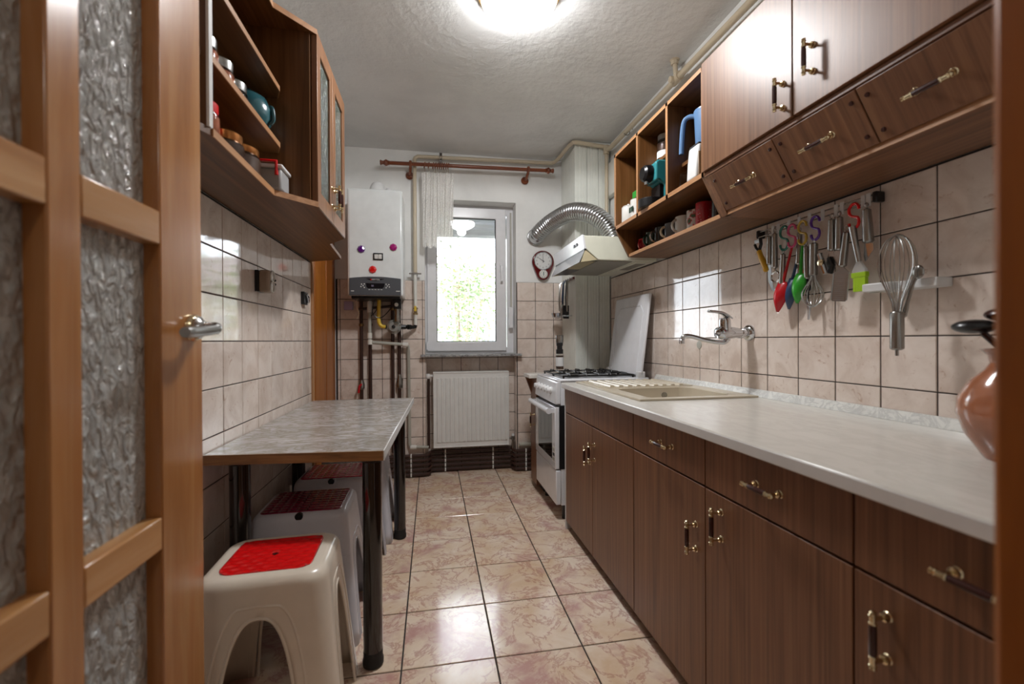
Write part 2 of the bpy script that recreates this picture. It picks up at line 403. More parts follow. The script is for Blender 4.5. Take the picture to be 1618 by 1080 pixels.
# floor
fl = MB().box(-.86, 1.42, .12, 3.66, -.06, -.0035).build('floor', 'floor_grout', kind=S, label='beige and pink marbled tile floor')
tiles(fl, 'z', 1, 0, -.70, .95, .25, 3.56, -.1011, 2.931, .30, 'floor_tile', gap=.005)
hf = MB().box(-1.0, 1.2, -2.2, .12, -.06, -.002).build('floor_hall', 'corridor_floor', kind=S, label='hallway floor behind the doorway')
# ceiling (gently sagging plaster)
mb = MB(); mb.box(-.86, 1.42, .12, 3.66, ZC+.012, ZC+.1)
mb.grid(lambda u, v: (-.80+u*2.20, .12+(1-v)*3.45, ZC-.02*max(0, v*-1+.06)/.06*(1)+.006*math.sin(u*7)*math.sin(v*9)), 30, 44)
mb.build('ceiling', 'ceiling_plaster', kind=S, label='rough white plaster ceiling')
# left wall
mb = MB(); mb.box(-.86, -.688, .12, 2.703, 0, ZC+.02); mb.box(-.86, -.688, 2.703, 3.66, 2.06, ZC+.02); mb.box(-.90, -.80, 2.70, 3.66, 0, ZC)
wl = mb.build('wall_left', 'plaster', kind=S, label='left kitchen wall with glossy pale tiles')
MB().box(-.6885, -.6845, .25, 2.70, 0, 1.497).build('grout_bed', 'grout', wl)
tiles(wl, 'x', 1, XL, .26, 2.70, 0, 1.492, 1.6128, .892, .15, 'wall_tile')
# right wall
wr = MB().box(1.32, 1.42, .12, 3.66, 0, ZC+.02).build('wall_right', 'plaster', kind=S, label='right kitchen wall with glossy pale tiles')
MB().box(1.316, 1.3205, .25, 3.10, .70, 1.50).build('grout_bed', 'grout', wr)
tiles(wr, 'x', -1, XR, .30, 3.10, .746, 1.496, .9455, .896, .15, 'wall_tile')
# far wall with radiator niche and window opening
NX0, NX1, NB = -.05, .665, 3.56
mb = MB(); mb.box(-.90, NX0, 3.459, 3.66, 0, ZC+.02); mb.box(NX1, 1.42, 3.459, 3.66, 0, ZC+.02); mb.box(NX0, NX1, 3.459, 3.66, 2.135, ZC+.02)
mb.box(NX0, NX1, NB+.006, 3.66, 0, .925)
wf = mb.build('wall_far', 'plaster', kind=S, label='far wall with window, radiator niche and beige tiles')
mb = MB(); mb.box(-.70, NX0+.0, 3.455, 3.4595, 0, 1.503); mb.box(NX1, 1.10, 3.455, 3.4595, 0, 1.503); mb.box(NX0, NX1, NB+.003, NB+.0065, 0, .925)
mb.build('grout_bed', 'grout', wf)
tiles(wf, 'y', -1, YE, -.69, NX0, 0, 1.5028, -.3699, .7528, .15, 'wall_tile')
tiles(wf, 'y', -1, YE, NX1, 1.06, 0, 1.5028, .8205, .7528, .15, 'wall_tile')
tiles(wf, 'y', -1, NB, NX0, NX1, 0, .925, .08, .7528, .15, 'wall_tile')
tiles(wf, 'x', 1, NX0+.006, 3.456, NB, 0, .925, 3.406, .7528, .15, 'wall_tile')
tiles(wf, 'x', -1, NX1-.006, 3.456, NB, 0, .925, 3.406, .7528, .15, 'wall_tile')
# near wall, doorway
mb = MB(); mb.box(-.86, -.53, .12, .24, 0, ZC+.02); mb.box(.47, 1.42, .12, .24, 0, ZC+.02); mb.box(-.53, .47, .12, .24, 2.12, ZC+.02)
mb.build('wall_near', 'plaster', kind=S, label='near wall around the doorway')
mb = MB(); mb.box(.395, .475, .095, .251, 0, 2.12)
t1 = mb.build('trim_1', 'pine', kind=S, label='varnished orange wood door jamb at the right edge', bevel=.006)  # jamb shade put into the colour: darker pine instead of the door wood
MB().box(.47, .54, .24, .262, 0, 2.16).build('casing', 'door_wood', t1, bevel=.004)
t2 = MB().box(-.535, -.475, .095, .251, 0, 2.12).build('trim_2', 'door_wood', kind=S, label='varnished wood door jamb on the hinge side', bevel=.006)
MB().box(-.475, .395, .095, .251, 2.06, 2.12).build('head_rail', 'door_wood_y', t2, bevel=.004)
# hallway shell behind the camera
mb = MB(); mb.box(-1.1, -1.0, -2.2, .12, 0, 2.5); mb.box(1.2, 1.3, -2.2, .12, 0, 2.5); mb.box(-1.1, 1.3, -2.3, -2.2, 0, 2.5)
mb.box(-1.1, -.86, .10, .12, 0, 2.5)
mb.build('wall_hall', 'corridor_wall', kind=S, label='plain hallway walls behind the doorway')
MB().box(-1.1, 1.3, -2.3, .12, 2.5, 2.6).build('ceiling_hall', 'corridor_wall', kind=S, label='plain hallway ceiling')
hl = thing('hall_fill_lamp', 'added round white fill lamp on the hallway ceiling', 'lamp', (.1, -.9, 2.5))  # unseen lamp added to send fill light into the kitchen
MB().lathe((.1, -.9, 2.5), [(.15, 0), (.15, -.02), (.13, -.03)], 32).build('rim', 'lamp_rim', hl)
MB().lathe((.1, -.9, 2.5), [(.13, -.02), (.12, -.06), (.07, -.09), (.01, -.1)], 32).build('diffuser', 'hall_fill_glow', hl)
# open glazed door, standing along the left side
d1 = thing('door_1', 'open varnished wooden door with textured glass panes and steel lever', 'door', (-.46, .31, 0), kind=S)
X1, X0 = -.46, -.50
def db(n, m, y0, y1, z0, z1, x0=X0, x1=X1): return MB().box(x0, x1, y0, y1, z0, z1).build(n, m, d1, bevel=.003)
db('stile', 'door_wood', .858, .997, .012, 2.04); db('stile', 'door_wood', .315, .455, .012, 2.04)
db('mullion', 'door_wood', .630, .684, .21, 1.93)
for z0, z1 in ((.682, .738), (1.208, 1.266), (1.736, 1.79)):
    db('rail', 'door_wood_y', .684, .858, z0, z1); db('rail', 'door_wood_y', .455, .630, z0, z1)
db('rail', 'door_wood_y', .455, .858, .012, .21); db('rail', 'door_wood_y', .455, .858, 1.93, 2.04)
for y0, y1 in ((.684, .858), (.455, .630)):
    for z0, z1 in ((.21, .682), (.738, 1.208), (1.266, 1.736), (1.79, 1.93)):
        MB().box(-.490, -.486, y0, y1, z0, z1).build('pane', 'textured_glass', d1, smooth=False)
hy, hz = .957, 1.068
mb = MB(); mb.cur = 1; mb.lathe((X1, hy, hz), [(.027, 0), (.027, .004), (.024, .010)], 28, (1, 0, 0))
mb.cur = 0; mb.lathe((X1, hy, hz), [(.022, .008), (.022, .014), (.015, .018), (.012, .024)], 28, (1, 0, 0))
mb.tube(smoothpath([(X1+.015, hy, hz), (X1+.032, hy, hz), (X1+.044, hy-.006, hz-.001), (X1+.046, hy-.022, hz-.004), (X1+.042, hy-.06, hz-.008), (X1+.040, hy-.105, hz-.011)], 5),
        [.011]*6+[.0115]*8+[.0105]*11+[.0095], 14)
mb.build('lever_handle', ['steel', 'brass'], d1, label='brushed steel lever on a round rosette')
for z in (.3, 1.1, 1.8): MB().cyl((-.463, .312, z-.04), (-.463, .312, z+.04), .008).build('hinge', 'steel', d1)
# far-left pine door in the left wall
d2 = thing('door_2', 'orange knotty pine door in the left wall beyond the table', 'door', (-.70, 2.72, 0), kind=S)
MB().box(-.745, -.705, 2.752, 3.45, .01, 2.04).build('leaf', 'pine', d2, bevel=.002)
for y0, y1 in ((2.87, 3.10), (3.17, 3.36)): MB().box(-.706, -.702, y0, y1, .25, 1.9).build('panel', 'pine', d2, bevel=.002)
MB().box(-.75, -.672, 2.703, 2.728, 0, 2.06).build('casing', 'wood_edge_z', d2, bevel=.002)
MB().box(-.75, -.690, 2.728, 2.752, 0, 2.06).build('stop', 'pipe_grey', d2)
MB().box(-.75, -.69, 2.703, 3.453, 2.04, 2.06).build('casing', 'pine', d2)
# boxed-in ventilation shaft in the far right corner
ch = thing('shaft_casing', 'white ribbed panelled shaft casing in the far right corner', 'shaft casing', (1.18, 3.28, 0))
def plank(u0, u1, along, fixed, sgn):
    n = 4; wv = (u1-u0)/n; pts = []
    for k in range(n):
        a = u0+k*wv; pts += [(a+.0008, -.003), (a+.003, 0), (a+wv-.003, 0), (a+wv-.0008, -.003)]
    prof = [(u0, -.008)] + pts + [(u1, -.008)]
    if along == 'x': return MB().prism([(p[0], fixed-p[1]) for p in prof], 'z', 0, ZC-.005)
    return MB().prism([(fixed-p[1], p[0]) for p in prof], 'z', 0, ZC-.005)
for k in range(3):
    w_ = (1.3135-1.046)/3
    plank(1.046+k*w_, 1.046+(k+1)*w_-.002, 'x', 3.106, -1).build('panel', 'chase_white', ch, smooth=False)
for k in range(3):
    w_ = (3.453-3.112)/3
    plank(3.112+k*w_, 3.112+(k+1)*w_-.002, 'y', 1.042, -1).build('panel', 'chase_white', ch, smooth=False)
MB().box(1.038, 1.052, 3.102, 3.116, 0, ZC-.005).build('corner_trim', 'chase_white', ch, bevel=.002)
MB().box(1.038, 1.3135, 3.100, 3.108, 2.47, 2.498).build('top_trim', 'chase_white', ch)
MB().box(1.052, 1.3135, 3.116, 3.453, .0, ZC-.005).build('core', 'chase_white', ch)
# ------------------------------------------------------------------ window
w1 = thing('window_1', 'white plastic casement window with granite sill', 'window', (.31, 3.6, .93), kind=S)
MB().frame((-.075, .668, .935, 2.14), (-.02, .612, .985, 2.075), 'y', 3.592, 3.65).build('frame', 'pvc_white', w1, bevel=.004)
MB().frame((-.035, .604, .955, 2.115), (.040, .520, 1.03, 2.03), 'y', 3.572, 3.63).build('sash', 'pvc_white', w1, bevel=.006)
MB().frame((.037, .523, 1.027, 2.033), (.046, .514, 1.036, 2.024), 'y', 3.578, 3.592).build('gasket', 'rubber', w1)
MB().box(.038, .522, 3.598, 3.602, 1.028, 2.032).build('pane', 'window_glass', w1, smooth=False)
mb = MB(); mb.box(.552, .572, 3.560, 3.573, 1.60, 1.67); mb.tube([(.562, 3.565, 1.645), (.562, 3.54, 1.645), (.562, 3.538, 1.63), (.562, 3.538, 1.52)], [.008, .008, .009, .0085], 10)
mb.build('handle', 'pvc_white', w1, bevel=.002)
for z in (1.0, 2.06): MB().cyl((-.036, 3.57, z-.03), (-.036, 3.57, z+.03), .008).build('hinge', 'pvc_white', w1)
sl = MB().box(-.085, .70, 3.405, 3.60, .915, .935).build('window_sill', 'granite', w1, bevel=.004, label='speckled grey granite sill')
MB().box(.632, .646, 3.545, 3.549, 1.20, 2.08).build('shutter_strap', 'pipe_grey', w1)
MB().box(.622, .652, 3.530, 3.575, 1.14, 1.31).build('strap_winder', 'pvc_white', w1, bevel=.005)
for k in range(4): MB().prism([(3.675, 1.895+k*.045), (3.668, 1.917+k*.045), (3.675, 1.938+k*.045), (3.684, 1.938+k*.045), (3.684, 1.895+k*.045)], 'x', -.05, .66).build('shutter_slat', 'shutter_grey', w1)
# outside
gr = MB().box(-12, 14, 3.9, 30, -1.3, -1.2).build('ground_outside', 'ground', kind=S, label='grassy ground outside the window')
hs = thing('house', 'pale house far behind the shrub outside the window', 'house', (1.5, 15, -1.2))
MB().box(-4, 7, 15, 19, -1.2, 2.7).build('wall', 'house_wall', hs)
MB().prism([(14.6, 2.7), (19.4, 2.7), (17, 4.0)], 'x', -4.4, 7.4).build('roof', 'house_roof', hs)
for x in (-2.6, -1.0, .4, 1.6, 2.9, 4.6):
    f_ = MB().frame((x, x+.8, .6, 1.9), (x+.06, x+.74, .66, 1.84), 'y', 14.94, 15.0).build('window', 'white_edge', hs)
    MB().box(x+.05, x+.75, 14.97, 14.99, .65, 1.85).build('pane', 'house_window', f_)
def shrub(x, y, h, spread, n, label):
    t = thing('shrub', label, 'shrub', (x, y, -1.2), 'shrubs outside the window')
    st = MB(); lf = MB(); tips = []
    for k in range(9):
        a = R.uniform(0, 6.28); r = R.uniform(.1, 1)*spread
        tip = Vector((x+math.cos(a)*r, y+math.sin(a)*r*.6, h*R.uniform(.72, 1.0)))
        mid = Vector((x+math.cos(a)*r*.45, y+math.sin(a)*r*.3, h*.3))
        p = smoothpath([(x+R.uniform(-.05, .05), y, -1.2), mid, tip], 6); st.tube(p, [.018*(1-i/len(p))+.003 for i in range(len(p))], 6)
        tips.append(p)
    for k in range(n):
        p = tips[R.randrange(len(tips))]; i = R.randrange(4, len(p)); q = p[i]
        c = q+Vector((R.gauss(0, .15), R.gauss(0, .12), R.gauss(0, .13)))
        s_ = R.uniform(.02, .042); d = Vector((R.gauss(0, 1), R.gauss(0, 1), R.gauss(0, .7))).normalized(); e = d.cross(Vector((R.random(), R.random(), R.random()))).normalized()
        lf.cur = 1 if R.random() < .3 else 0
        lf.add([c-d*s_, c+e*s_*.45, c+d*s_, c-e*s_*.45], [(0, 1, 2, 3)])
    st.build('stems', 'bark', t); lf.build('foliage', ['leaf', 'leaf_yellow'], t, kind='stuff', smooth=False)
shrub(.38, 5.6, 2.35, .48, 2600, 'airy green shrub in the middle outside the window')
shrub(-.85, 6.6, 2.1, .35, 900, 'shrub at the left outside the window')
shrub(1.45, 6.4, 2.2, .4, 900, 'shrub at the right outside the window')
# ------------------------------------------------------------------ ceiling lamp
LX, LY = .365, 1.80
cl = thing('ceiling_lamp', 'lit round white glass ceiling lamp with brass rim', 'lamp', (LX, LY, ZC))
MB().lathe((LX, LY, ZC), [(.175, .0), (.178, -.012), (.172, -.028), (.160, -.034)], 48).build('rim', 'lamp_rim', cl)
MB().lathe((LX, LY, ZC), [(.160, -.026), (.158, -.05), (.138, -.075), (.095, -.095), (.04, -.112), (.006, -.118)], 48).build('glass_shade', 'lamp_glow', cl)
bl = bpy.data.lights.new('bulb', 'SPOT'); bl.energy = 13; bl.spot_size = math.radians(179); bl.spot_blend = .1; bl.shadow_soft_size = .05; bl.color = (.98, .985, 1)
bo_ = bpy.data.objects.new('bulb', bl); C.objects.link(bo_); bo_.parent = cl; bo_.location = (0, 0, -.135)
# ------------------------------------------------------------------ handles
def handle(parent, c, along, out, L=.098, st=.028, name='handle'):
    a = Vector(along).normalized(); o = Vector(out).normalized(); c = Vector(c); mb = MB()
    g = c+o*st; h = L/2
    mb.cur = 0
    for s in (-1, 1):
        mb.lathe(g, [(.0045, h*.50), (.0062, h*.53), (.0062, h*.58), (.0046, h*.61), (.0046, h*.78), (.0064, h*.82), (.0040, h*.88), (.0058, h*.94), (.001, h)], 10, a*s)
        p = g+a*s*h*.70
        mb.lathe(p, [(.0034, 0), (.0034, -st+.008), (.0075, -st+.007), (.0075, -st+.002), (.009, -st)], 10, o)
    mb.cur = 1
    mb.lathe(g, [(.0050, -h*.52), (.0060, -h*.4), (.0060, h*.4), (.0050, h*.52)], 10, a)
    return mb.build(name, ['brass', 'grip_brown'], parent)
# ------------------------------------------------------------------ base cabinets
XF = .722   # door faces
def base_unit(label, y0, y1, fronts, doors):
    t = thing('base_cabinet', label, 'cabinet', ((XF+XR)/2, (y0+y1)/2, 0))
    b = MB(); b.frame((XF+.02, XR-.01, y0+.001, y1-.001), (XF+.036, XR-.022, y0+.017, y1-.017), 'z', .06, .774); b.box(XF+.036, XR-.022, y0+.017, y1-.017, .06, .078); b.build('body', 'wood_cab', t)
    MB().box(XF+.07, XR-.02, y0+.002, y1-.002, 0, .06).build('plinth', 'black_plastic', t)
    for (a, b_, hy_) in fronts:
        d = MB().box(XF, XF+.018, a+.002, b_-.002, .646, .772).build('drawer' if hy_ else 'front_panel', 'wood_cab', t, bevel=.0012)
        if hy_: handle(d, (XF, hy_, .711), (0, 1, 0), (-1, 0, 0))
    for (a, b_, hy_, hz_) in doors:
        d = MB().box(XF, XF+.018, a+.002, b_-.002, .045, .640).build('door', 'wood_cab', t, bevel=.0012)
        handle(d, (XF, hy_, hz_), (0, 0, 1), (-1, 0, 0))
    return t
base_unit('dark brown base cabinet with two doors and a plain panel under the sink', 1.505, 2.335, [(1.505, 2.335, None)], [(1.505, 1.925, 1.897, .53), (1.925, 2.335, 1.957, .50)])
base_unit('narrow dark brown base cabinet with one drawer and one door', 1.075, 1.505, [(1.075, 1.505, 1.275)], [(1.075, 1.505, 1.118, .49)])
base_unit('wide dark brown base cabinet with two drawers nearest the doorway', .262, 1.075, [(.65, 1.075, .85), (.262, .65, .462)], [(.65, 1.075, 1.008, .565), (.262, .65, .592, .555)])
MB().box(XF-.002, XR-.012, 2.336, 2.346, 0, .774).build('end_panel', 'white_edge', label='thin pale end panel between sink cabinet and stove', cat='panel')
# worktop with sink cut-out
SX0, SX1, SY0, SY1 = .775, 1.285, 1.557, 2.318
mb = MB(); mb.frame((.703, XR-.002, .255, 2.346), (SX0+.015, SX1-.015, SY0+.015, SY1-.015), 'z', .775, .805)
wt = mb.build('worktop', 'counter_laminate', label='long pale marbled worktop over the dark base cabinets', cat='worktop', bevel=.004)
MB().box(.7015, .704, .256, 2.345, .778, .802).build('front_edge', 'white_edge', wt, bevel=.001)
MB().prism([(XR-.020, .8055), (XR-.001, .8055), (XR-.001, .834), (XR-.006, .834)], 'y', .256, 2.42).build('backsplash_strip', 'strip_laminate', label='white marbled sealing strip where worktop meets wall tiles', cat='trim strip')
# sink
sk = thing('sink', 'beige composite sink with ribbed drainer set into the worktop', 'sink', ((SX0+SX1)/2, (SY0+SY1)/2, .80))
BX0, BX1, BY0, BY1 = .835, 1.215, 1.60, 1.95
mb = MB(); mb.frame((SX0, SX1, SY0, SY1), (BX0, BX1, BY0, BY1), 'z', .8055, .813)
mb.build('rim', 'sink_beige', sk, bevel=.003)
mb = MB(); zt, zb = .813, .66
def rr(x0, x1, y0, y1, r, n=5):
    out = []
    for cx, cy, a in ((x1-r, y1-r, 0), (x0+r, y1-r, 90), (x0+r, y0+r, 180), (x1-r, y0+r, 270)):
        for k in range(n+1):
            t = math.radians(a+90*k/n); out.append((cx+r*math.cos(t), cy+r*math.sin(t)))
    return out
rings = [(rr(BX0-.012, BX1+.012, BY0-.012, BY1+.012, .012), .8132), (rr(BX0+.006, BX1-.006, BY0+.006, BY1-.006, .05), .810), (rr(BX0+.012, BX1-.012, BY0+.012, BY1-.012, .05), .70), (rr(BX0+.035, BX1-.035, BY0+.035, BY1-.035, .05), .662)]
n = len(rings[0][0]); vs = [(p[0], p[1], z) for rg, z in rings for p in rg]
fs = [(i*n+k, i*n+(k+1) % n, (i+1)*n+(k+1) % n, (i+1)*n+k) for i in range(3) for k in range(n)] + [tuple(range(3*n, 4*n))]
mb.add(vs, fs); mb.build('bowl', 'sink_beige', sk)
MB().lathe((1.02, 1.78, .662), [(.045, 0), (.045, .003), (.02, .004)], 24).build('drain', 'steel', sk)
MB().lathe((1.09, BY1-.009, .775), [(.014, 0), (.014, .004), (.007, .005)], 16, (0, -1, 0)).build('overflow', 'dark_steel', sk)
MB().frame((SX0+.035, SX1-.035, 1.955, SY1-.012), (SX0+.047, SX1-.047, 1.967, SY1-.024), 'z', .8131, .8165).build('drainer_lip', 'sink_beige', sk, bevel=.0015)
for k in range(9):
    x = SX0+.075+k*.045
    MB().prism([(x-.014, .8125), (x-.008, .822), (x+.008, .822), (x+.014, .8125)], 'y', 1.99, 2.285).build('ridge', 'sink_beige', sk, bevel=.002)
# tap
tp = thing('tap', 'chrome single-lever tap mounted on the tiled wall', 'tap', (XR, 1.645, 1.07))
TY, TZ = 1.645, 1.066
mb = MB(); mb.lathe((XR, TY, TZ), [(.034, 0), (.034, .004), (.030, .012), (.018, .020)], 28, (-1, 0, 0)); mb.build('flange', 'chrome', tp)
mb = MB(); mb.lathe((XR, TY, TZ), [(.017, .014), (.017, .028), (.020, .030), (.020, .040), (.018, .042), (.024, .075), (.027, .11), (.027, .135), (.022, .15), (.006, .158)], 24, (-1, 0, 0))
mb.lathe((XR-.115, TY, TZ), [(.026, -.012), (.026, .012), (.023, .028), (.023, .052), (.020, .060), (.004, .064)], 24)
mb.lathe((XR-.105, TY, TZ), [(.012, -.034), (.013, -.03), (.013, -.012)], 18); mb.build('body', 'chrome', tp)
mb = MB()
P_ = smoothpath([(XR-.093, TY, TZ+.058), (XR-.115, TY, TZ+.075), (XR-.145, TY, TZ+.083), (XR-.19, TY, TZ+.086)], 5)
for i in range(len(P_)-1):
    pass
mb.grid(lambda u, v: (lambda p, wv: (p.x, p.y+(v-.5)*wv, p.z+.006*(1-(2*v-1)**2)))(P_[min(int(u*(len(P_)-1)+.5), len(P_)-1)], .040*(1-.65*u)), len(P_)-1, 6)
mb.build('lever', 'chrome', tp, solid=.006)
mb = MB(); mb.tube(smoothpath([(XR-.105, TY, TZ-.018), (XR-.108, TY, TZ-.034), (XR-.13, TY+.004, TZ-.040), (XR-.19, TY+.018, TZ-.030), (XR-.245, TY+.036, TZ-.014), (XR-.272, TY+.044, TZ-.014), (XR-.282, TY+.047, TZ-.028)], 6), .0095, 14)
mb.lathe((XR-.282, TY+.047, TZ-.044), [(.0115, 0), (.0115, .016), (.010, .018)], 16); mb.build('spout', 'chrome', tp)
MB().lathe((XR-.0005, 1.998, 1.012), [(.021, 0), (.019, .002), (.004, .003)], 24, (-1, 0, 0)).build('round_sticker', 'pipe_grey', label='small round grey sticker on the tile below the tap spout', cat='sticker')
# ------------------------------------------------------------------ narrow far cabinet
fc = thing('base_cabinet', 'narrow brown cabinet between stove and shaft casing', 'cabinet', (.87, 3.0, 0))
MB().box(.715, 1.03, 2.93, 3.095, .05, .778).build('body', 'wood_cab', fc)
MB().box(.75, 1.03, 2.935, 3.09, 0, .05).build('plinth', 'black_plastic', fc)
d = MB().box(.698, .714, 2.93, 3.095, .05, .775).build('door', 'wood_cab', fc, bevel=.001); handle(d, (.698, 2.985, .49), (0, 0, 1), (-1, 0, 0))
MB().prism([(.655, .78), (.70, .78), (.70, .66)], 'y', 3.072, 3.095).build('bracket', 'wood_cab', fc)
MB().box(.648, 1.035, 2.925, 3.10, .78, .806).build('top', 'counter_laminate', fc, bevel=.003)
# ------------------------------------------------------------------ stove
Y0, Y1 = 2.43, 2.92
sv = thing('stove', 'white gas stove with oven and raised lid', 'stove', (.95, (Y0+Y1)/2, 0))
MB().box(.725, 1.265, Y0+.004, Y1-.004, .09, .80).build('body', 'white_enamel', sv, bevel=.004)
MB().box(.716, .75, Y0+.002, Y1-.002, .30, .665).build('oven_cavity_edge', 'black_plastic', sv)
MB().box(.80, 1.2, Y0+.0015, Y0+.005, .30, .665).build('side_black_panel', 'black_plastic', sv)  # black part of the stove's near side beside the oven
MB().prism([(.688, .672), (.725, .672), (.725, .806), (.712, .806), (.700, .796)], 'y', Y0, Y1).build('control_panel', 'white_enamel', sv, bevel=.005)
for k in range(5):
    y = Y0+.10+k*.075
    kn = MB().lathe((.696, y, .742), [(.021, 0), (.021, .008), (.017, .010), (.015, .030), (.012, .032)], 18, (-1, 0, .08)).build('knob', 'white_plastic', sv)
    MB().box(.660, .668, y-.0035, y+.0035, .732, .757).build('grip', 'white_plastic', kn, bevel=.001)
dr = MB().frame((Y0+.004, Y1-.004, .300, .655), (Y0+.075, Y1-.075, .345, .615), 'x', .690, .716).build('oven_door', 'white_enamel', sv, bevel=.004)
MB().box(.6915, .70, Y0+.074, Y1-.074, .344, .616).build('glass', 'glass_black', dr)
MB().box(.6893, .6908, Y0+.012, Y0+.062, .335, .43).build('label_plate', 'paper_white', dr)
for k in range(3): MB().box(.6886, .6894, Y0+.018, Y0+.055, .345+k*.027, .362+k*.027).build('label_print', 'ink' if k == 1 else 'pipe_grey', dr)
mb = MB(); mb.cyl((.655, Y0+.008, .634), (.655, Y1-.008, .634), .0165, n=18)
for y in (Y0+.03, Y1-.03): mb.box(.655, .70, y-.012, y+.012, .622, .646)
mb.build('oven_handle', 'white_enamel', dr)
MB().box(.694, .725, Y0+.003, Y1-.003, .095, .292).build('drawer', 'white_enamel', sv, bevel=.006)
for (x, y) in ((.76, Y0+.05), (.76, Y1-.05), (1.22, Y0+.05), (1.22, Y1-.05)): MB().cyl((x, y, 0), (x, y, .095), .018, n=12).build('foot', 'black_plastic', sv)
MB().box(.704, 1.268, Y0, Y1, .800, .814).build('hob', 'white_enamel', sv, bevel=.005)
MB().box(.73, 1.20, Y0+.02, Y1-.02, .812, .816).build('hob_tray', 'white_enamel', sv, bevel=.002)
for i, (bx_, by_, r_) in enumerate(((.84, Y0+.13, .04), (.84, Y1-.13, .03), (1.09, Y0+.13, .03), (1.09, Y1-.13, .045))):
    MB().lathe((bx_, by_, .816), [(r_, 0), (r_, .008), (r_*.8, .010), (r_*.75, .016), (.005, .018)], 20).build('burner', 'black_metal', sv)
for gy0, gy1 in ((Y0+.03, (Y0+Y1)/2-.006), ((Y0+Y1)/2+.006, Y1-.03)):
    mb = MB(); zg = .838; yc = (gy0+gy1)/2
    mb.tube([(.745, gy0, zg-.008), (1.185, gy0, zg-.008), (1.185, gy1, zg-.008), (.745, gy1, zg-.008)], .005, 8, closed=True)
    for x in (.79, .89, .965, 1.04, 1.14):
        mb.tube([(x, gy0, zg-.006), (x, gy0+.006, zg+.004), (x, yc-.028, zg+.004)], .0048, 8); mb.tube([(x, gy1, zg-.006), (x, gy1-.006, zg+.004), (x, yc+.028, zg+.004)], .0048, 8)
    for x0_, x1_ in ((.745, .81), (.875, 1.06), (1.185, 1.12)): mb.tube([(x0_, yc, zg-.004), (x1_, yc, zg+.004)], .0048, 8)
    for x in (.75, 1.18):
        for y in (gy0, gy1): mb.cyl((x, y, .815), (x, y, zg-.006), .006, n=8)
    mb.build('pan_grate', 'black_metal', sv)
# lid leaning back
L0, L1 = Vector((1.222, 0, .826)), Vector((1.285, 0, 1.318)); up_ = (L1-L0).normalized(); nrm = Vector((-up_.z, 0, up_.x))
def lidbox(y0, y1, s0, s1, t0, t1):
    mb = MB(); P = [L0+up_*s+nrm*t for s, t in ((s0, t0), (s1, t0), (s1, t1), (s0, t1))]
    return mb.prism([(p.x, p.z) for p in P], 'y', y0, y1)
H_ = (L1-L0).length
lid = lidbox(Y0+.002, Y1-.002, 0, H_, -.008, .008).build('lid', 'white_enamel', sv, bevel=.006)
mb = MB(); pr_ = [(Y0+.06, .02), (Y0+.06, H_-.11), (Y0+.10, H_-.07), (Y1-.10, H_-.07), (Y1-.06, H_-.11), (Y1-.06, .02)]
mb.tube([tuple(L0+up_*s+nrm*.0085+Vector((0, y, 0))) for y, s in pr_], .0035, 6); mb.build('embossed_line', 'white_enamel', lid)
for y in (Y0+.02, Y1-.02): MB().box(1.20, 1.245, y-.018, y+.018, .812, .85).build('hinge', 'white_plastic', sv, bevel=.004)
# pepper mill standing on the far grate
pm = thing('pepper_mill', 'tall clear pepper mill with black collar on the stove', 'pepper mill', (.845, 2.86, .843))
MB().lathe((.845, 2.86, .843), [(.026, 0), (.026, .10), (.022, .105)], 20).build('jar', 'clear_glass', pm)
MB().lathe((.845, 2.86, .846), [(.022, 0), (.022, .09)], 16).build('peppercorns', 'jar_food', pm)
MB().lathe((.845, 2.86, .865), [(.0265, 0), (.0268, .05), (.0265, .06)], 20).build('label_band', 'paper_white', pm)
MB().lathe((.845, 2.86, .948), [(.024, 0), (.024, .028), (.018, .032), (.018, .05), (.022, .055), (.023, .075)], 20).build('collar', 'black_plastic', pm)
MB().lathe((.845, 2.86, 1.02), [(.022, 0), (.025, .006), (.025, .05), (.022, .053)], 20).build('cap', 'dark_steel', pm)
# ------------------------------------------------------------------ cooker hood
HY0, HY1 = 2.405, 3.0
hd = thing('cooker_hood', 'cream cooker hood with open visor above the stove', 'cooker hood', (1.1, 2.7, 1.5))
MB().prism([(.856, 1.637), (.868, 1.562), (.944, 1.500), (XR-.008, 1.500), (XR-.008, 1.637)], 'y', HY0, HY1).build('body', 'hood_cream', hd, bevel=.003)
MB().prism([(.846, 1.640), (.858, 1.640), (.872, 1.562), (.860, 1.560)], 'y', HY0-.002, HY1+.002).build('control_strip', 'white_enamel', hd, bevel=.002)
MB().prism([(.858, 1.561), (.872, 1.561), (.870, 1.555), (.860, 1.555)], 'y', HY0, HY1).build('gap_shade_strip', 'black_plastic', hd)  # black strip paints the shade of the gap above the visor
for y in (2.50, 2.545): MB().box(.847, .853, y, y+.022, 1.597, 1.612).build('switch', 'black_plastic', hd)
MB().prism([(.862, 1.556), (.867, 1.556), (.832, 1.482), (.827, 1.482)], 'y', HY0+.01, HY1-.002).build('visor', 'visor_grey', hd)
MB().prism([(.868, 1.556), (.940, 1.500), (.842, 1.486)], 'y', HY0+.004, HY0+.012).build('visor_cheek', 'hood_tan', hd)
MB().prism([(.868, 1.556), (.940, 1.500), (.842, 1.486)], 'y', HY1-.012, HY1-.004).build('visor_cheek', 'hood_tan', hd)
for k in range(6):
    x = .855+k*.014; MB().box(x, x+.007, HY0+.02, HY0+.30, 1.491, 1.494).build('slot_bar', 'hood_tan', hd)
MB().box(.846, .944, HY0+.012, HY1-.012, 1.4945, 1.4965).build('vent_floor', 'black_plastic', hd)
MB().box(.95, 1.16, HY0+.02, HY1-.02, 1.496, 1.4995).build('filter', 'filter_grey', hd)
MB().box(1.18, 1.29, HY0+.02, HY1-.02, 1.494, 1.4995).build('lamp_cover', 'hood_cream', hd, bevel=.001)
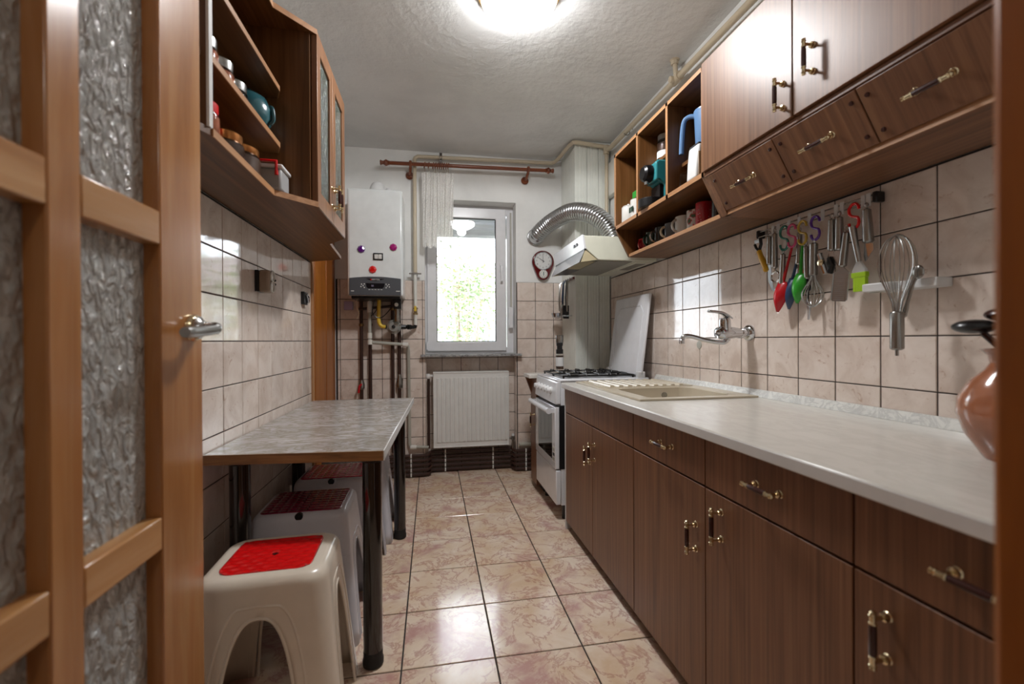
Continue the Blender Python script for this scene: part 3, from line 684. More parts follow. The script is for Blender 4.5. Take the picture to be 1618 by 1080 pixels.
MB().box(1.205, 1.265, HY0+.06, HY1-.3, 1.4925, 1.4942).build('lamp_window', 'filter_grey', hd)
# flexible duct
dpath = smoothpath([(.822, 3.452, 1.865), (.826, 3.40, 1.872), (.855, 3.335, 1.905), (.915, 3.235, 1.945), (.992, 3.03, 1.955), (1.085, 2.88, 1.90), (1.160, 2.79, 1.80), (1.192, 2.735, 1.68), (1.195, 2.73, 1.640)], 14)
dl = [0.0]
for i in range(1, len(dpath)): dl.append(dl[-1]+(dpath[i]-dpath[i-1]).length)
dp2 = []; j_ = 0; nd = int(dl[-1]/.0055)
for i in range(nd+1):
    s_ = dl[-1]*i/nd
    while j_ < len(dl)-2 and dl[j_+1] < s_: j_ += 1
    dp2.append(dpath[j_].lerp(dpath[j_+1], (s_-dl[j_])/max(1e-9, dl[j_+1]-dl[j_])))
mb = MB(); rs_ = [.060 if i < 12 else .060+(.003, .0045, .003, -.003)[i % 4] for i in range(nd+1)]
mb.tube(dp2, rs_, 28); dct = mb.build('flexible_duct', 'aluminium', label='shiny ribbed aluminium duct arching from hood to far wall', cat='duct', ang=60)
MB().lathe((.822, 3.452, 1.865), [(.068, 0), (.068, .006), (.061, .010)], 28, (0, -1, 0)).build('wall_collar', 'aluminium', dct)
# ------------------------------------------------------------------ right upper cabinets
XS, XB, ZB, ZM, ZT = 1.0, 1.078, 1.498, 1.645, 2.058
def slab(n, m, p, poly, axis, a0, a1, bevel=.001, **k): return MB().prism(poly, axis, a0, a1).build(n, m, p, bevel=bevel, **k)
su = thing('open_shelf_unit', 'open brown wall shelf unit with mugs beside the cooker hood', 'shelf unit', (1.15, 1.88, ZB))
SYA, SYB = 1.488, 2.302
side = [(XS, ZM), (XS, ZT), (XR-.004, ZT), (XR-.004, ZB), (XB, ZB)]
slab('side_panel', 'wood_shelf', su, side, 'y', SYB-.016, SYB)
slab('side_panel', 'wood_shelf', su, side, 'y', SYA-.002, SYA+.014)
for y in (2.028, 1.750): MB().box(XS, XR-.006, y-.008, y+.008, ZM+.018, ZT-.016).build('divider', 'wood_shelf', su, bevel=.001)
MB().box(XS, XR-.004, SYA+.014, SYB-.016, ZT-.016, ZT).build('top_board', 'wood_shelf_y', su)
MB().box(XS, XR-.006, SYA+.014, SYB-.016, ZM, ZM+.018).build('middle_board', 'wood_shelf_y', su, bevel=.001)
MB().box(XB, XR-.006, SYA+.014, SYB-.016, ZB, ZB+.016).build('bottom_board', 'wood_shelf_y', su, bevel=.001)
MB().box(XR-.012, XR-.005, SYA+.014, SYB-.016, ZB+.016, ZT-.016).build('back_panel', 'wood_shelf', su)
for y in (SYB-.008, 2.028, 1.750, SYA+.006): MB().box(XS-.0015, XS, y-.008, y+.008, ZM, ZT).build('edge_band', 'wood_edge_z', su)
MB().box(XS-.0015, XS, SYA, SYB, ZM, ZM+.018).build('edge_band', 'wood_edge', su); MB().box(XS-.0015, XS, SYA, SYB, ZT-.016, ZT).build('edge_band', 'wood_edge', su)
MB().box(XB-.0015, XB, SYA+.014, SYB-.016, ZB, ZB+.016).build('edge_band', 'wood_edge', su)
for y0_, y1_, z_, x_ in ((2.036, 2.286, 1.798, 1.07), (1.758, 2.020, 1.905, 1.075), (1.502, 1.742, 1.797, 1.065)):
    MB().box(x_, XR-.012, y0_, y1_, z_-.016, z_).build('short_shelf', 'wood_shelf_y', su, bevel=.001)
# closed unit with doors and tilted drawers
cu_ = thing('wall_cabinet', 'brown wall cabinet with two doors above three tilted drawers', 'wall cabinet', (1.15, 1.04, ZB))
CYA, CYB = .60, 1.484
slab('side_panel', 'wood_cab', cu_, [(XS+.006, ZM), (XS+.006, ZT), (XR-.004, ZT), (XR-.004, ZB), (XB, ZB)], 'y', CYB-.016, CYB)
slab('side_panel', 'wood_cab', cu_, [(XS+.006, ZM), (XS+.006, ZT), (XR-.004, ZT), (XR-.004, ZB), (XB, ZB)], 'y', CYA, CYA+.016)
MB().box(XS+.004, XR-.004, CYA+.016, CYB-.016, ZT-.016, ZT).build('top_board', 'wood_cab_y', cu_)
MB().box(XS+.004, XR-.006, CYA+.016, CYB-.016, ZM-.004, ZM+.012).build('middle_board', 'wood_cab_y', cu_)
MB().box(XB-.004, XR-.006, CYA+.016, CYB-.016, ZB, ZB+.014).build('bottom_board', 'wood_cab_y', cu_)
MB().box(XB-.0065, XB-.004, CYA, CYB, ZB-.001, ZB+.016).build('edge_band', 'wood_edge', cu_)
MB().box(XR-.012, XR-.005, CYA+.016, CYB-.016, ZB+.014, ZT-.016).build('back_panel', 'wood_cab', cu_)
for a, b_, hy_, hz_ in ((1.067, 1.482, 1.098, 1.730), (.602, 1.063, .998, 1.775)):
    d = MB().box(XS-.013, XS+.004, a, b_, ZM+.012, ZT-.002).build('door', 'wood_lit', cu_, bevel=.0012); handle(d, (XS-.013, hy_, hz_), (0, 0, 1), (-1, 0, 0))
MB().box(XS-.002, XS+.006, CYA, CYB, ZM-.006, ZM+.010).build('ledge', 'wood_cab_y', cu_, bevel=.002)
A_ = Vector((XS+.002, 0, ZM-.008)); B_ = Vector((XB-.004, 0, ZB+.018)); dn_ = (B_-A_).normalized(); on_ = Vector((dn_.z, 0, -dn_.x)); on_ = on_ if on_.x < 0 else -on_
for a, b_ in ((1.152, 1.452), (.890, 1.148), (.606, .886)):
    q = [A_+on_*.010, B_+on_*.010, B_-on_*.006, A_-on_*.006]
    d = MB().prism([(p.x, p.z) for p in q], 'y', a, b_).build('tilt_drawer', 'wood_tilt', cu_, bevel=.0012)
    c_ = (A_+B_)*.5+on_*.010; c_.y = (a+b_)/2; handle(d, c_, (0, 1, 0), on_, .10, .024)
    for y in (a+.018, b_-.018):
        for s in (.18, .82):
            p = A_.lerp(B_, s)+on_*.010; p.y = y; MB().lathe(p, [(.006, 0), (.005, .003), (.001, .004)], 10, on_).build('screw_cap', 'grip_brown', d)
slab('wedge_panel', 'wood_cab', cu_, [(XS-.004, ZM+.004), (XS+.020, ZM+.004), (XB+.014, ZB), (XB-.008, ZB)], 'y', CYB-.030, CYB+.002)
# ------------------------------------------------------------------ left upper cabinet
LB, LT = 1.497, 2.10
lc = thing('corner_wall_cabinet', 'brown left wall cabinet with open shelves and two glazed doors', 'wall cabinet', (-.55, 1.8, LB))
XW = XL+.001
plan = [(XW, .93), (-.52, .99), (-.478, 1.085), (-.484, 1.490), (-.380, 1.597), (-.380, 2.073), (-.470, 2.20), (-.495, 2.592), (XW, 2.70)]
MB().prism(plan, 'z', LB, LB+.018).build('bottom_board', 'wood_shelf_y', lc, bevel=.001)
MB().prism(plan, 'z', LT-.018, LT).build('top_board', 'wood_shelf_y', lc, bevel=.001)
MB().box(XW, XW+.006, .95, 2.69, LB+.018, LT-.018).build('back_panel', 'wood_shelf', lc)
for z in (1.683, 1.865):
    MB().prism([(XW+.006, 1.09), (-.482, 1.09), (-.482, 1.54), (-.50, 1.585), (XW+.006, 1.585)], 'z', z-.016, z).build('shelf', 'wood_shelf_y', lc)
    MB().prism([(-.482, 1.09), (-.479, 1.09), (-.479, 1.541), (-.498, 1.586), (-.50, 1.585), (-.482, 1.54)], 'z', z-.016, z).build('edge_band', 'wood_edge', lc)
    MB().prism([(XW+.006, .95), (-.535, 1.0), (-.492, 1.07), (XW+.006, 1.07)], 'z', z-.016, z).build('shelf', 'wood_shelf_y', lc)
    MB().prism([(XW+.006, 2.09), (-.42, 2.10), (-.50, 2.22), (-.50, 2.55), (XW+.006, 2.65)], 'z', z-.016, z).build('shelf', 'wood_shelf_y', lc)
MB().prism([(-.478, 1.085), (-.484, 1.490), (-.380, 1.597), (-.377, 1.597), (-.481, 1.489), (-.475, 1.085)], 'z', LB, LB+.018).build('edge_band', 'wood_edge', lc)
MB().prism([(-.478, 1.085), (-.484, 1.490), (-.380, 1.597), (-.377, 1.597), (-.481, 1.489), (-.475, 1.085)], 'z', LT-.018, LT).build('edge_band', 'wood_edge', lc)
MB().box(XW+.006, -.484, 1.074, 1.090, LB+.018, LT-.018).build('divider', 'wood_shelf', lc)
MB().box(-.484, -.478, 1.074, 1.090, LB+.018, LT-.018).build('edge_band', 'white_edge', lc)
MB().box(XW+.006, -.400, 1.587, 1.603, LB+.018, LT-.018).build('side_panel', 'wood_shelf', lc)
MB().box(XW+.006, -.400, 2.060, 2.076, LB+.018, LT-.018).build('side_panel', 'wood_shelf', lc)
for a, b_, hy_ in ((1.597, 1.834, 1.815), (1.837, 2.074, 1.858)):
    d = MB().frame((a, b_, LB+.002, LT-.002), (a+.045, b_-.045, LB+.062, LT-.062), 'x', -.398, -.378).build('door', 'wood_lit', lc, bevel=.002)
    MB().box(-.390, -.386, a+.044, b_-.044, LB+.060, LT-.060).build('pane', 'cab_glass', d, smooth=False)
    handle(d, (-.378, hy_, 1.60), (0, 0, 1), (1, 0, 0))
# ------------------------------------------------------------------ table
tb = thing('table', 'narrow wall table with grey marbled top and black legs', 'table', (-.41, 2.07, 0))
top = [(-.150, 1.413), (-.111, 2.700), (-.677, 2.690), (-.677, 1.462)]
MB().prism(top, 'z', .672, .7005).build('tabletop', 'table_laminate', tb, bevel=.002)
def edge(p, q, th, n_):
    p, q = Vector((p[0], p[1], 0)), Vector((q[0], q[1], 0)); d = (q-p).normalized(); o = Vector((d.y, -d.x, 0))
    pts = [p, q, q+o*th, p+o*th]; return MB().prism([(a.x, a.y) for a in pts], 'z', .671, .701)
edge((-.677, 1.462), (-.150, 1.413), .004, 1).build('front_edge', 'table_edge', tb)
edge((-.150, 1.413), (-.111, 2.700), .003, 1).build('side_edge', 'white_edge', tb)
for i, (x, y) in enumerate(((-.192, 1.475), (-.172, 2.40), (-.600, 1.525), (-.645, 2.307))):
    lg = MB().cyl((x, y, .02), (x, y, .672), .030, n=24).build('leg', 'black_lacquer', tb)
    MB().lathe((x, y, 0), [(.027, 0), (.032, .004), (.033, .018), (.030, .028), (.0305, .05)], 24).build('foot', 'rubber', lg)
    MB().lathe((x, y, .655), [(.030, 0), (.040, .006), (.040, .016)], 24).build('collar', 'black_plastic', lg)
# ------------------------------------------------------------------ stools
def stool(label, x, y, rz, body, pad, cr=.05, style=0, H=.45, tw=(.150, .132), bw=(.195, .175)):
    t = thing('stool', label, 'stool', (x, y, 0), 'plastic stools under the table', rz)
    ht = .360 if style == 0 else .30
    def half(z): k = 1-z/H; return tw[0]+(bw[0]-tw[0])*k, tw[1]+(bw[1]-tw[1])*k
    def aw(z): return 0 if z >= ht else .70*(1-(z/ht)**3.2)**(1/2.6)
    def strip(z, K=16):
        # one corner: from arch edge on +x side (face x=+a) round the corner to arch edge on +y side, for quadrant (+,+)
        a, b = half(z); r = cr*(.75+.25*z/H); f_ = aw(z)
        e0 = f_*(b-r); e1 = f_*(a-r); pts = []
        s0 = (b-r)-e0; s1 = (a-r)-e1; q = r*math.pi/2; Lt = s0+q+s1
        for k in range(K+1):
            s = Lt*k/K
            if s <= s0: pts.append((a, e0+s))
            elif s <= s0+q:
                th = (s-s0)/r; pts.append((a-r+r*math.cos(th), b-r+r*math.sin(th)))
            else: pts.append((a-r-(s-s0-q), b))
        return pts
    zs = [0, .05, .10, .15, .20, .24, .28, .305, .322, .335, .345, .352, .357, .360] if style == 0 else [0, .05, .10, .15, .20, .24, .26, .275, .285, .292, .297, .2995, .30]
    zs = [z for z in zs if z <= ht] + [ht+.02, ht+.05, H-.03]
    mb = MB()
    for qx, qy in ((1, 1), (-1, 1), (-1, -1), (1, -1)):
        K = 16; rows = [[(p[0]*qx, p[1]*qy, z) for p in strip(z, K)] for z in zs]
        rd = .024
        for j in range(1, 6):
            th = j/5*math.pi/2; ins = rd*(1-math.cos(th)); zz = H-.03+.03*math.sin(th)
            base = strip(H-.03, K); a, b = half(H-.03)
            rows.append([(p[0]*(a-ins)/a*qx, p[1]*(b-ins)/b*qy, zz) for p in base])
        base = strip(H-.03, K); a, b = half(H-.03)
        rows.append([(p[0]*(a-.05)/a*qx, p[1]*(b-.05)/b*qy, H+.001) for p in base])
        rows.append([(p[0]*.02*qx, p[1]*.02*qy, H-.001) for p in base])
        vs = [p for r_ in rows for p in r_]; fs = []
        for i in range(len(rows)-1):
            for k in range(K):
                f_ = (i*(K+1)+k, i*(K+1)+k+1, (i+1)*(K+1)+k+1, (i+1)*(K+1)+k)
                fs.append(f_ if qx*qy > 0 else f_[::-1])
        mb.add(vs, fs)
    bd = mb.weld(1e-4).build('body', body, t, local=True, ang=50, solid=.005)
    # arch rims
    for side in range(4):
        for off, rr_ in ((0, .0045), (.028, .004)):
            pts = []
            for sgn in (-1, 1):
                seq = []
                for z in zs:
                    if z > ht: continue
                    a, b = half(z+off*.6); r = cr; f_ = aw(z)
                    lim = (b if side % 2 == 0 else a); u = sgn*(f_*(lim-r)+off*(1 if f_ > 0 else 0)); zz = z+off*(z/ht)**2
                    a2, b2 = half(zz)
                    p = {0: (a2+.001, u, zz), 1: (u, b2+.001, zz), 2: (-a2-.001, u, zz), 3: (u, -b2-.001, zz)}[side]
                    seq.append(p)
                pts += seq if sgn < 0 else seq[::-1][1:]
            MB().tube(pts, rr_, 6).build('arch_rim', body, bd, local=True)
    # pad
    a, b = half(H-.03); pa, pb = a-.042, b-.036
    if style: pa, pb = a-.022, b-.022
    def pf(u, v):
        x_, y_ = (2*u-1), (2*v-1); rr2 = .30 if style == 0 else .14
        # rounded rectangle mapping
        cx, cy = max(abs(x_)-(1-rr2), 0)/rr2, max(abs(y_)-(1-rr2), 0)/rr2; d = math.hypot(cx, cy)
        if d > 1: x_ = math.copysign((1-rr2)+rr2*cx/d, x_); y_ = math.copysign((1-rr2)+rr2*cy/d, y_)
        if style == 0:
            h = .0034*abs(math.sin(x_*9.4+ (1.57 if int((y_+1)*5) % 2 else 0)))*abs(math.sin(y_*15.7))
            hd_ = math.hypot(x_*pa, y_*pb); h = -.0012 if hd_ < .010 else h
        else: h = .0 if (abs((u*9) % 1-.5) > .44 or abs((v*9) % 1-.5) > .44) else .0014
        return (x_*pa, y_*pb, H+.0025+h)
    MB().grid(pf, 54, 54).build('seat_pad', pad, t, local=True, ang=30, solid=.002)
    if not style: MB().lathe((0, 0, H+.0012), [(.009, 0), (.009, .0015), (.001, .0016)], 16).build('vent_hole', 'glass_black', t, local=True)
    if style:
        MB().lathe((.0, -b+.004, H-.006), [(.013, -.006), (.013, .004)], 16, (0, -1, .0)).build('grip_notch', 'glass_black', t, local=True)
    return t
stool('cream plastic stool with a bright red woven-pattern seat, nearest the door', -.430, 1.318, .04, 'cream_plastic', 'red_plastic')
stool('white plastic stool with dark burgundy gridded seat, second from the door', -.452, 1.738, .02, 'stool_white', 'burgundy_plastic', .028, 1)
stool('white plastic stool with crimson gridded seat, third from the door', -.425, 2.115, .0, 'stool_white', 'crimson_plastic', .028, 1)
stool('white plastic stool farthest under the table, mostly hidden, pink seat', -.405, 2.505, .0, 'stool_white', 'pink_plastic', .028, 1)
# ------------------------------------------------------------------ boiler
bo = thing('boiler', 'white wall-hung gas boiler with dark grey control panel', 'boiler', (-.375, 3.3, 1.35))
BX0_, BX1_, BF = -.562, -.196, 3.15
MB().box(BX0_, BX1_, BF, YE-.003, 1.352, 2.085).build('casing', 'boiler_white', bo, bevel=.012, seg=3)
MB().prism([(BX0_+.012, BF-.002), (BX1_-.012, BF-.002), (BX1_-.012, BF+.01), (BX0_+.012, BF+.01)], 'z', 1.362, 2.07).build('front_cover', 'boiler_white', bo, bevel=.004)
pts = [(BX0_+.012, 1.353), (BX1_-.012, 1.353), (BX1_-.012, 1.470)] + [(BX1_-.012-(BX1_-BX0_-.024)*k/12, 1.470+.012*math.sin(math.pi*k/12)) for k in range(1, 12)] + [(BX0_+.012, 1.470)]
cp = MB().prism(pts, 'y', BF-.008, BF+.004).build('control_panel', 'boiler_panel', bo, bevel=.003, label='dark grey control panel with black display')
bx = (BX0_+BX1_)/2
MB().prism([(bx-.062, 1.467), (bx+.062, 1.467), (bx+.02, 1.453), (bx-.02, 1.453)], 'y', BF-.0095, BF-.007).build('badge', 'boiler_dark', cp)
text('brand_lettering', 'ARISTON', .013, 'note_white', cp, (bx+.003, BF-.0100, 1.4605), (1, 0, 0), (0, 0, 1))
MB().box(bx-.032, bx-.024, BF-.0104, BF-.0094, 1.4565, 1.4645).build('brand_square', 'red_gem', cp)
MB().prism([(bx-.062, 1.436), (bx+.062, 1.436), (bx+.058, 1.412), (bx+.048, 1.401), (bx-.048, 1.401), (bx-.058, 1.412)], 'y', BF-.0095, BF-.007).build('display', 'boiler_dark', cp)
text('display_digits', '55', .016, 'lavender', cp, (bx-.018, BF-.0100, 1.418), (1, 0, 0), (0, 0, 1))
for s in (-1, 1):
    for k, (dx, dz) in enumerate(((.072, 1.430), (.080, 1.418), (.072, 1.406), (.090, 1.428), (.094, 1.412))): MB().cyl((bx+s*dx, BF-.0092, dz), (bx+s*dx, BF-.0075, dz), .004, n=10).build('button', 'note_white', cp)
for k in range(5): MB().box(bx-.045+k*.02, bx-.033+k*.02, BF-.0092, BF-.0075, 1.391, 1.394).build('mark', 'note_white', cp)
MB().box(BX1_-.045, BX1_-.018, BF-.0092, BF-.0075, 1.381, 1.386).build('mark', 'note_white', cp); MB().box(BX0_+.024, BX0_+.044, BF-.0092, BF-.0075, 1.379, 1.384).build('mark', 'note_white', cp)
MB().box(BX0_+.02, BX1_-.02, BF+.03, YE-.01, 1.335, 1.353).build('base_tray', 'black_plastic', bo)
mb = MB(); mb.lathe((-.375, 3.30, 2.085), [(.058, 0), (.058, .04), (.054, .06), (.04, .085), (.012, .098)], 24); mb.cyl((-.375, 3.30, 2.12), (-.375, 3.44, 2.12), .05, n=20)
mb.lathe((-.30, 3.30, 2.085), [(.03, 0), (.03, .04), (.02, .055)], 18)
mb.build('flue_elbow', 'white_plastic', bo)
for x, z, m, lab in ((-.471, 1.667, 'purple_gem', 'faceted dark purple magnet, left of the pair on the boiler'), (-.258, 1.686, 'magenta_gem', 'faceted magenta magnet, right of the pair on the boiler'), (-.396, 1.530, 'red_gem', 'faceted red magnet on the boiler below the switch-like magnet')):
    mb = MB(); mb.lathe((x, BF-.002, z), [(.0255, 0), (.0265, .004), (.022, .011), (.013, .014)], 8, (0, -1, 0)); mb.build('gem_magnet', m, label=lab, cat='magnet', group='gem magnets on the boiler', smooth=False)
sm = thing('frame_magnet', 'small black-framed white double magnet on the boiler front', 'magnet', (-.358, BF-.003, 1.60))
MB().frame((-.391, -.327, 1.596, 1.643), (-.385, -.333, 1.602, 1.637), 'y', BF-.010, BF-.002).build('frame', 'black_plastic', sm)
for a in (-.384, -.358): MB().box(a, a+.024, BF-.008, BF-.002, 1.603, 1.636).build('tile_face', 'mug_white', sm, bevel=.002)
# pipes under the boiler
def pipe(name, label, pts, r, mat, cat='pipe', group=None, smooth=True, n=12):
    return MB().tube(smoothpath(pts, 1) if not smooth else pts, r, n).build(name, mat, label=label, cat=cat, group=group)
YP = 3.425
xs = [(-.515, 'brown pipe under the boiler ending in a red tap, far left'), (-.452, 'brown pipe under the boiler, second from left'), (-.290, 'brown pipe under the boiler, third from left'), (-.240, 'brown pipe under the boiler, rightmost, with grey valve')]
for i, (x, lab) in enumerate(xs):
    t = thing('heating_pipe', lab, 'pipe', (x, YP, .2), 'brown pipes under the boiler')
    mb = MB(); mb.tube([(x, YP, .20), (x, YP, 1.30), (x, YP-.01, 1.36)], .0125, 12); mb.build('tube', 'pipe_brown', t)
    for z in (1.15, 1.27): MB().lathe((x, YP, z), [(.014, 0), (.018, .004), (.018, .018), (.014, .022)], 8).build('nut', 'dark_steel' if i % 2 else 'dark_brass', t, smooth=False)
    if i == 0:
        MB().lathe((x, YP, .68), [(.014, 0), (.022, .01), (.022, .04), (.014, .07)], 12).build('valve', 'dark_steel', t); MB().tube([(x, YP-.015, .72), (x-.01, YP-.04, .71), (x-.015, YP-.045, .66)], .008, 8).build('tap_lever', 'scoop_red', t)
    if i == 3: MB().lathe((x, YP, .68), [(.014, 0), (.023, .01), (.023, .06), (.016, .085), (.014, .11)], 10).build('valve', 'dark_steel', t)
mb = MB(); mb.tube([(-.30, YP-.01, 1.30), (-.53, YP-.02, 1.275)], .010, 10); mb.build('cross_pipe', 'pipe_brown', label='thin brown cross pipe just below the boiler', cat='pipe')
cdp = thing('condensate_pipe', 'pale plastic waste pipe from boiler stepping down beside the niche', 'pipe', (-.45, 3.38, .2))
mb = MB(); mb.tube([(-.447, 3.36, 1.352), (-.447, 3.36, 1.03), (-.447, 3.36, 1.03)], .013, 12); mb.tube([(-.447, 3.37, 1.035), (-.43, 3.37, 1.030), (-.19, 3.40, 1.012), (-.178, 3.41, 1.0), (-.176, 3.43, .96), (-.172, 3.43, .26), (-.165, 3.43, .235), (-.03, 3.43, .225)], .013, 12)
mb.build('tube', 'pipe_grey', cdp)
for p, q in (((-.447, 3.36, 1.33), (-.447, 3.36, 1.25)), ((-.447, 3.36, 1.10), (-.447, 3.36, 1.06)), ((-.447, 3.365, 1.05), (-.447, 3.365, 1.015)), ((-.215, 3.40, 1.013), (-.175, 3.40, 1.010)), ((-.165, 3.43, .232), (-.12, 3.43, .230))): MB().cyl(p, q, .018, n=14).build('coupling', 'pipe_white', cdp)
pipe('gas_hose', 'yellow gas hose curving from boiler to regulator', smoothpath([(-.375, 3.33, 1.352), (-.378, 3.33, 1.25), (-.378, 3.33, 1.18), (-.36, 3.33, 1.150), (-.33, 3.33, 1.143)], 6), .0135, 'gas_yellow', 'hose')
gm = thing('gas_regulator', 'round grey metal gas regulator below the boiler', 'regulator', (-.28, 3.33, 1.09))
MB().lathe((-.272, 3.345, 1.143), [(.03, 0), (.052, .008), (.052, .022), (.044, .028), (.036, .034), (.034, .042), (.014, .044)], 28, (0, -1, 0)).build('body', 'regulator_grey', gm)
MB().lathe((-.272, 3.30, 1.143), [(.013, 0), (.013, .008), (.006, .010)], 16, (0, -1, 0)).build('cap', 'black_plastic', gm)
for k in range(6):
    a = k*math.pi/3+.3; MB().cyl((-.272+.046*math.cos(a), 3.325, 1.143+.046*math.sin(a)), (-.272+.046*math.cos(a), 3.312, 1.143+.046*math.sin(a)), .005, n=6).build('bolt', 'dark_steel', gm)
mb = MB(); mb.cyl((-.335, 3.335, 1.143), (-.315, 3.335, 1.143), .016, n=8); mb.cyl((-.225, 3.345, 1.143), (-.19, 3.35, 1.143), .017, n=8); mb.tube([(-.19, 3.35, 1.143), (-.14, 3.40, 1.143), (-.125, 3.42, 1.145), (-.12, 3.42, 1.16)], .014, 12); mb.cyl((-.175, 3.36, 1.143), (-.155, 3.38, 1.143), .019, n=8)
mb.build('union', 'black_metal', gm)
vb = thing('drain_valve', 'black drain valve body hanging under the boiler right side', 'valve', (-.235, 3.28, 1.22))
MB().box(-.27, -.215, 3.26, 3.31, 1.27, 1.352).build('body', 'black_plastic', vb, bevel=.006)
MB().lathe((-.248, 3.26, 1.30), [(.014, 0), (.014, .006), (.008, .008)], 16, (0, -1, 0)).build('gauge', 'note_white', vb)
MB().lathe((-.243, 3.285, 1.18), [(.020, 0), (.022, .03), (.016, .06), (.018, .09)], 14).build('trap', 'dark_steel', vb)
for k, pp in enumerate(([(-.40, 3.30, 1.352), (-.42, 3.31, 1.24), (-.36, 3.32, 1.21), (-.29, 3.32, 1.28)], [(-.36, 3.33, 1.352), (-.40, 3.34, 1.26), (-.44, 3.36, 1.22)])):
    pipe('control_cable', ('thin black cable looping under the boiler', 'short black cable under the boiler near the waste pipe')[k], smoothpath(pp, 6), .0035, 'black_plastic', 'cable', n=6)
pipe('boiler_flex', 'thin pale cable hanging from the boiler left corner', smoothpath([(-.515, 3.25, 1.352), (-.522, 3.27, 1.28), (-.51, 3.30, 1.24), (-.53, 3.32, 1.20)], 6), .003, 'mug_cream', 'cable', n=6)
mb = MB(); mb.tube(smoothpath([(-.60, 3.43, 1.62), (-.585, 3.40, 1.54), (-.60, 3.42, 1.44)], 5), .005, 8); mb.build('wall_cable', 'black_plastic', label='black cable on the wall at the boiler left side', cat='cable')
MB().box(-.637, -.575, YE-.030, YE-.0005, 1.272, 1.335).build('wall_socket', 'lavender', label='small lavender square socket cover on far wall tiles', cat='socket', bevel=.003)
# beige gas pipe round the room
gp = thing('gas_pipe', 'beige gas pipe running along the far wall and up the window side', 'pipe', (-.12, 3.41, 1.2))
mb = MB(); YG = 3.405
mb.tube([(-.12, YG, 1.545), (-.12, YG, 2.40), (-.115, YG, 2.418), (-.095, YG, 2.43), (.94, YG, 2.448), (.965, YG-.01, 2.452), (.985, YG-.04, 2.462), (1.005, 3.13, 2.47), (1.02, 3.075, 2.474), (1.05, 3.07, 2.474), (1.27, 3.07, 2.455)], .0145, 14); mb.build('tube', 'pipe_beige', gp)
MB().cyl((-.12, YG, 1.16), (-.12, YG, 1.55), .0125, n=14).build('lower_tube', 'pipe_white', gp)
MB().lathe((-.12, YG, 1.235), [(.012, 0), (.019, .004), (.019, .014), (.014, .018), (.014, .04), (.019, .044), (.019, .054)], 10).build('brass_valve', 'brass', gp, smooth=False)
MB().box(-.128, -.112, YG-.035, YG-.018, 1.262, 1.30).build('valve_lever', 'gas_yellow', gp)
MB().frame((-.138, -.102, YG-.018, YG+.046), (-.133, -.107, YG-.014, YG+.046), 'z', 1.540, 1.552).build('clip', 'dark_steel', gp)
mb = MB(); mb.box(-.165, -.075, YG-.01, YG+.008, 1.541, 1.551); mb.build('clamp_bar', 'dark_steel', gp)
MB().frame((.065, .085, 2.40, 2.462), (.069, .081, 2.404, 2.458), 'y', YG-.02, 3.455).build('clip', 'dark_steel', gp)
gp2 = thing('gas_pipe', 'beige gas pipe along the ceiling above the right cabinets', 'pipe', (1.27, 1.7, 2.4))
MB().tube([(1.268, 3.07, 2.43), (1.268, 2.98, 2.415), (1.268, .26, 2.372)], .0165, 14).build('tube', 'pipe_beige', gp2)
MB().tube([(1.272, 3.07, 2.46), (1.272, 3.075, 1.66)], .013, 12).build('drop_tube', 'pipe_beige', gp2)
mb = MB(); mb.lathe((1.268, 3.06, 2.40), [(.022, 0), (.022, .06)], 14); mb.cyl((1.268, 2.085, 2.402), (1.268, 2.155, 2.403), .024, n=14); mb.cyl((1.268, 2.12, 2.40), (1.23, 2.12, 2.395), .016, n=12); mb.build('tee', 'pipe_beige', gp2)
mb = MB(); mb.tube([(1.268, 2.12, 2.40), (1.262, 2.12, 2.45), (1.258, 2.12, 2.50)], .012, 12); mb.lathe((1.258, 2.12, 2.475), [(.018, 0), (.02, .004), (.02, .018), (.026, .024)], 8); mb.build('riser', 'pipe_beige', gp2)
mb = MB(); mb.tube(arc((1.268, 2.405), .022, -150, 90, 10, 'xz', 2.72), .003, 6); mb.tube([(1.268, 2.72, 2.427), (1.312, 2.72, 2.427)], .003, 6); mb.build('hook_clip', 'dark_steel', gp2)
MB().box(1.285, 1.3195, .26, 3.10, 2.085, 2.34).build('wall_ledge', 'pipe_white', label='cream plastered ledge on the wall above the right cabinets', cat='ledge', bevel=.01)
# ------------------------------------------------------------------ radiator
ra = thing('radiator', 'white ribbed panel radiator below the window', 'radiator', (.305, 3.49, .2))
RX0, RX1, RZ0, RZ1, RF = .008, .602, .208, .797, 3.462
MB().box(RX0, RX1, RF, RF+.075, RZ0, RZ1).build('panel', 'radiator_white', ra, bevel=.004)
MB().frame((RX0, RX1, RZ0, RZ1), (RX0+.010, RX1-.010, RZ0+.010, RZ1-.010), 'y', RF-.004, RF+.002).build('rim', 'radiator_white', ra, bevel=.002)
for k in range(17):
    x = RX0+.030+k*.0332
    pr = [(x-.003, RF+.001), (x, RF-.0085), (x+.0185, RF-.0085), (x+.0215, RF+.001)]
    MB().prism(pr, 'z', RZ0+.045, RZ1-.048).build('rib', 'radiator_white', ra, bevel=.0015)
mb = MB(); mb.cyl((RX0, 3.49, .765), (RX0-.025, 3.49, .765), .010); mb.lathe((RX0-.038, 3.49, .765), [(.012, -.02), (.018, -.012), (.019, .008), (.013, .018)], 16); mb.build('inlet_valve', 'white_plastic', ra)
mb = MB(); mb.tube([(RX0-.034, 3.50, .75), (RX0-.034, 3.50, .20)], .010, 10); mb.build('inlet_pipe', 'pipe_brown', ra)
mb = MB(); mb.cyl((RX1, 3.49, .255), (RX1+.035, 3.49, .255), .009); mb.lathe((RX1+.036, 3.49, .24), [(.010, -.09), (.010, 0), (.016, .004), (.016, .02), (.012, .03)], 14); mb.build('outlet_valve', 'dark_steel', ra)
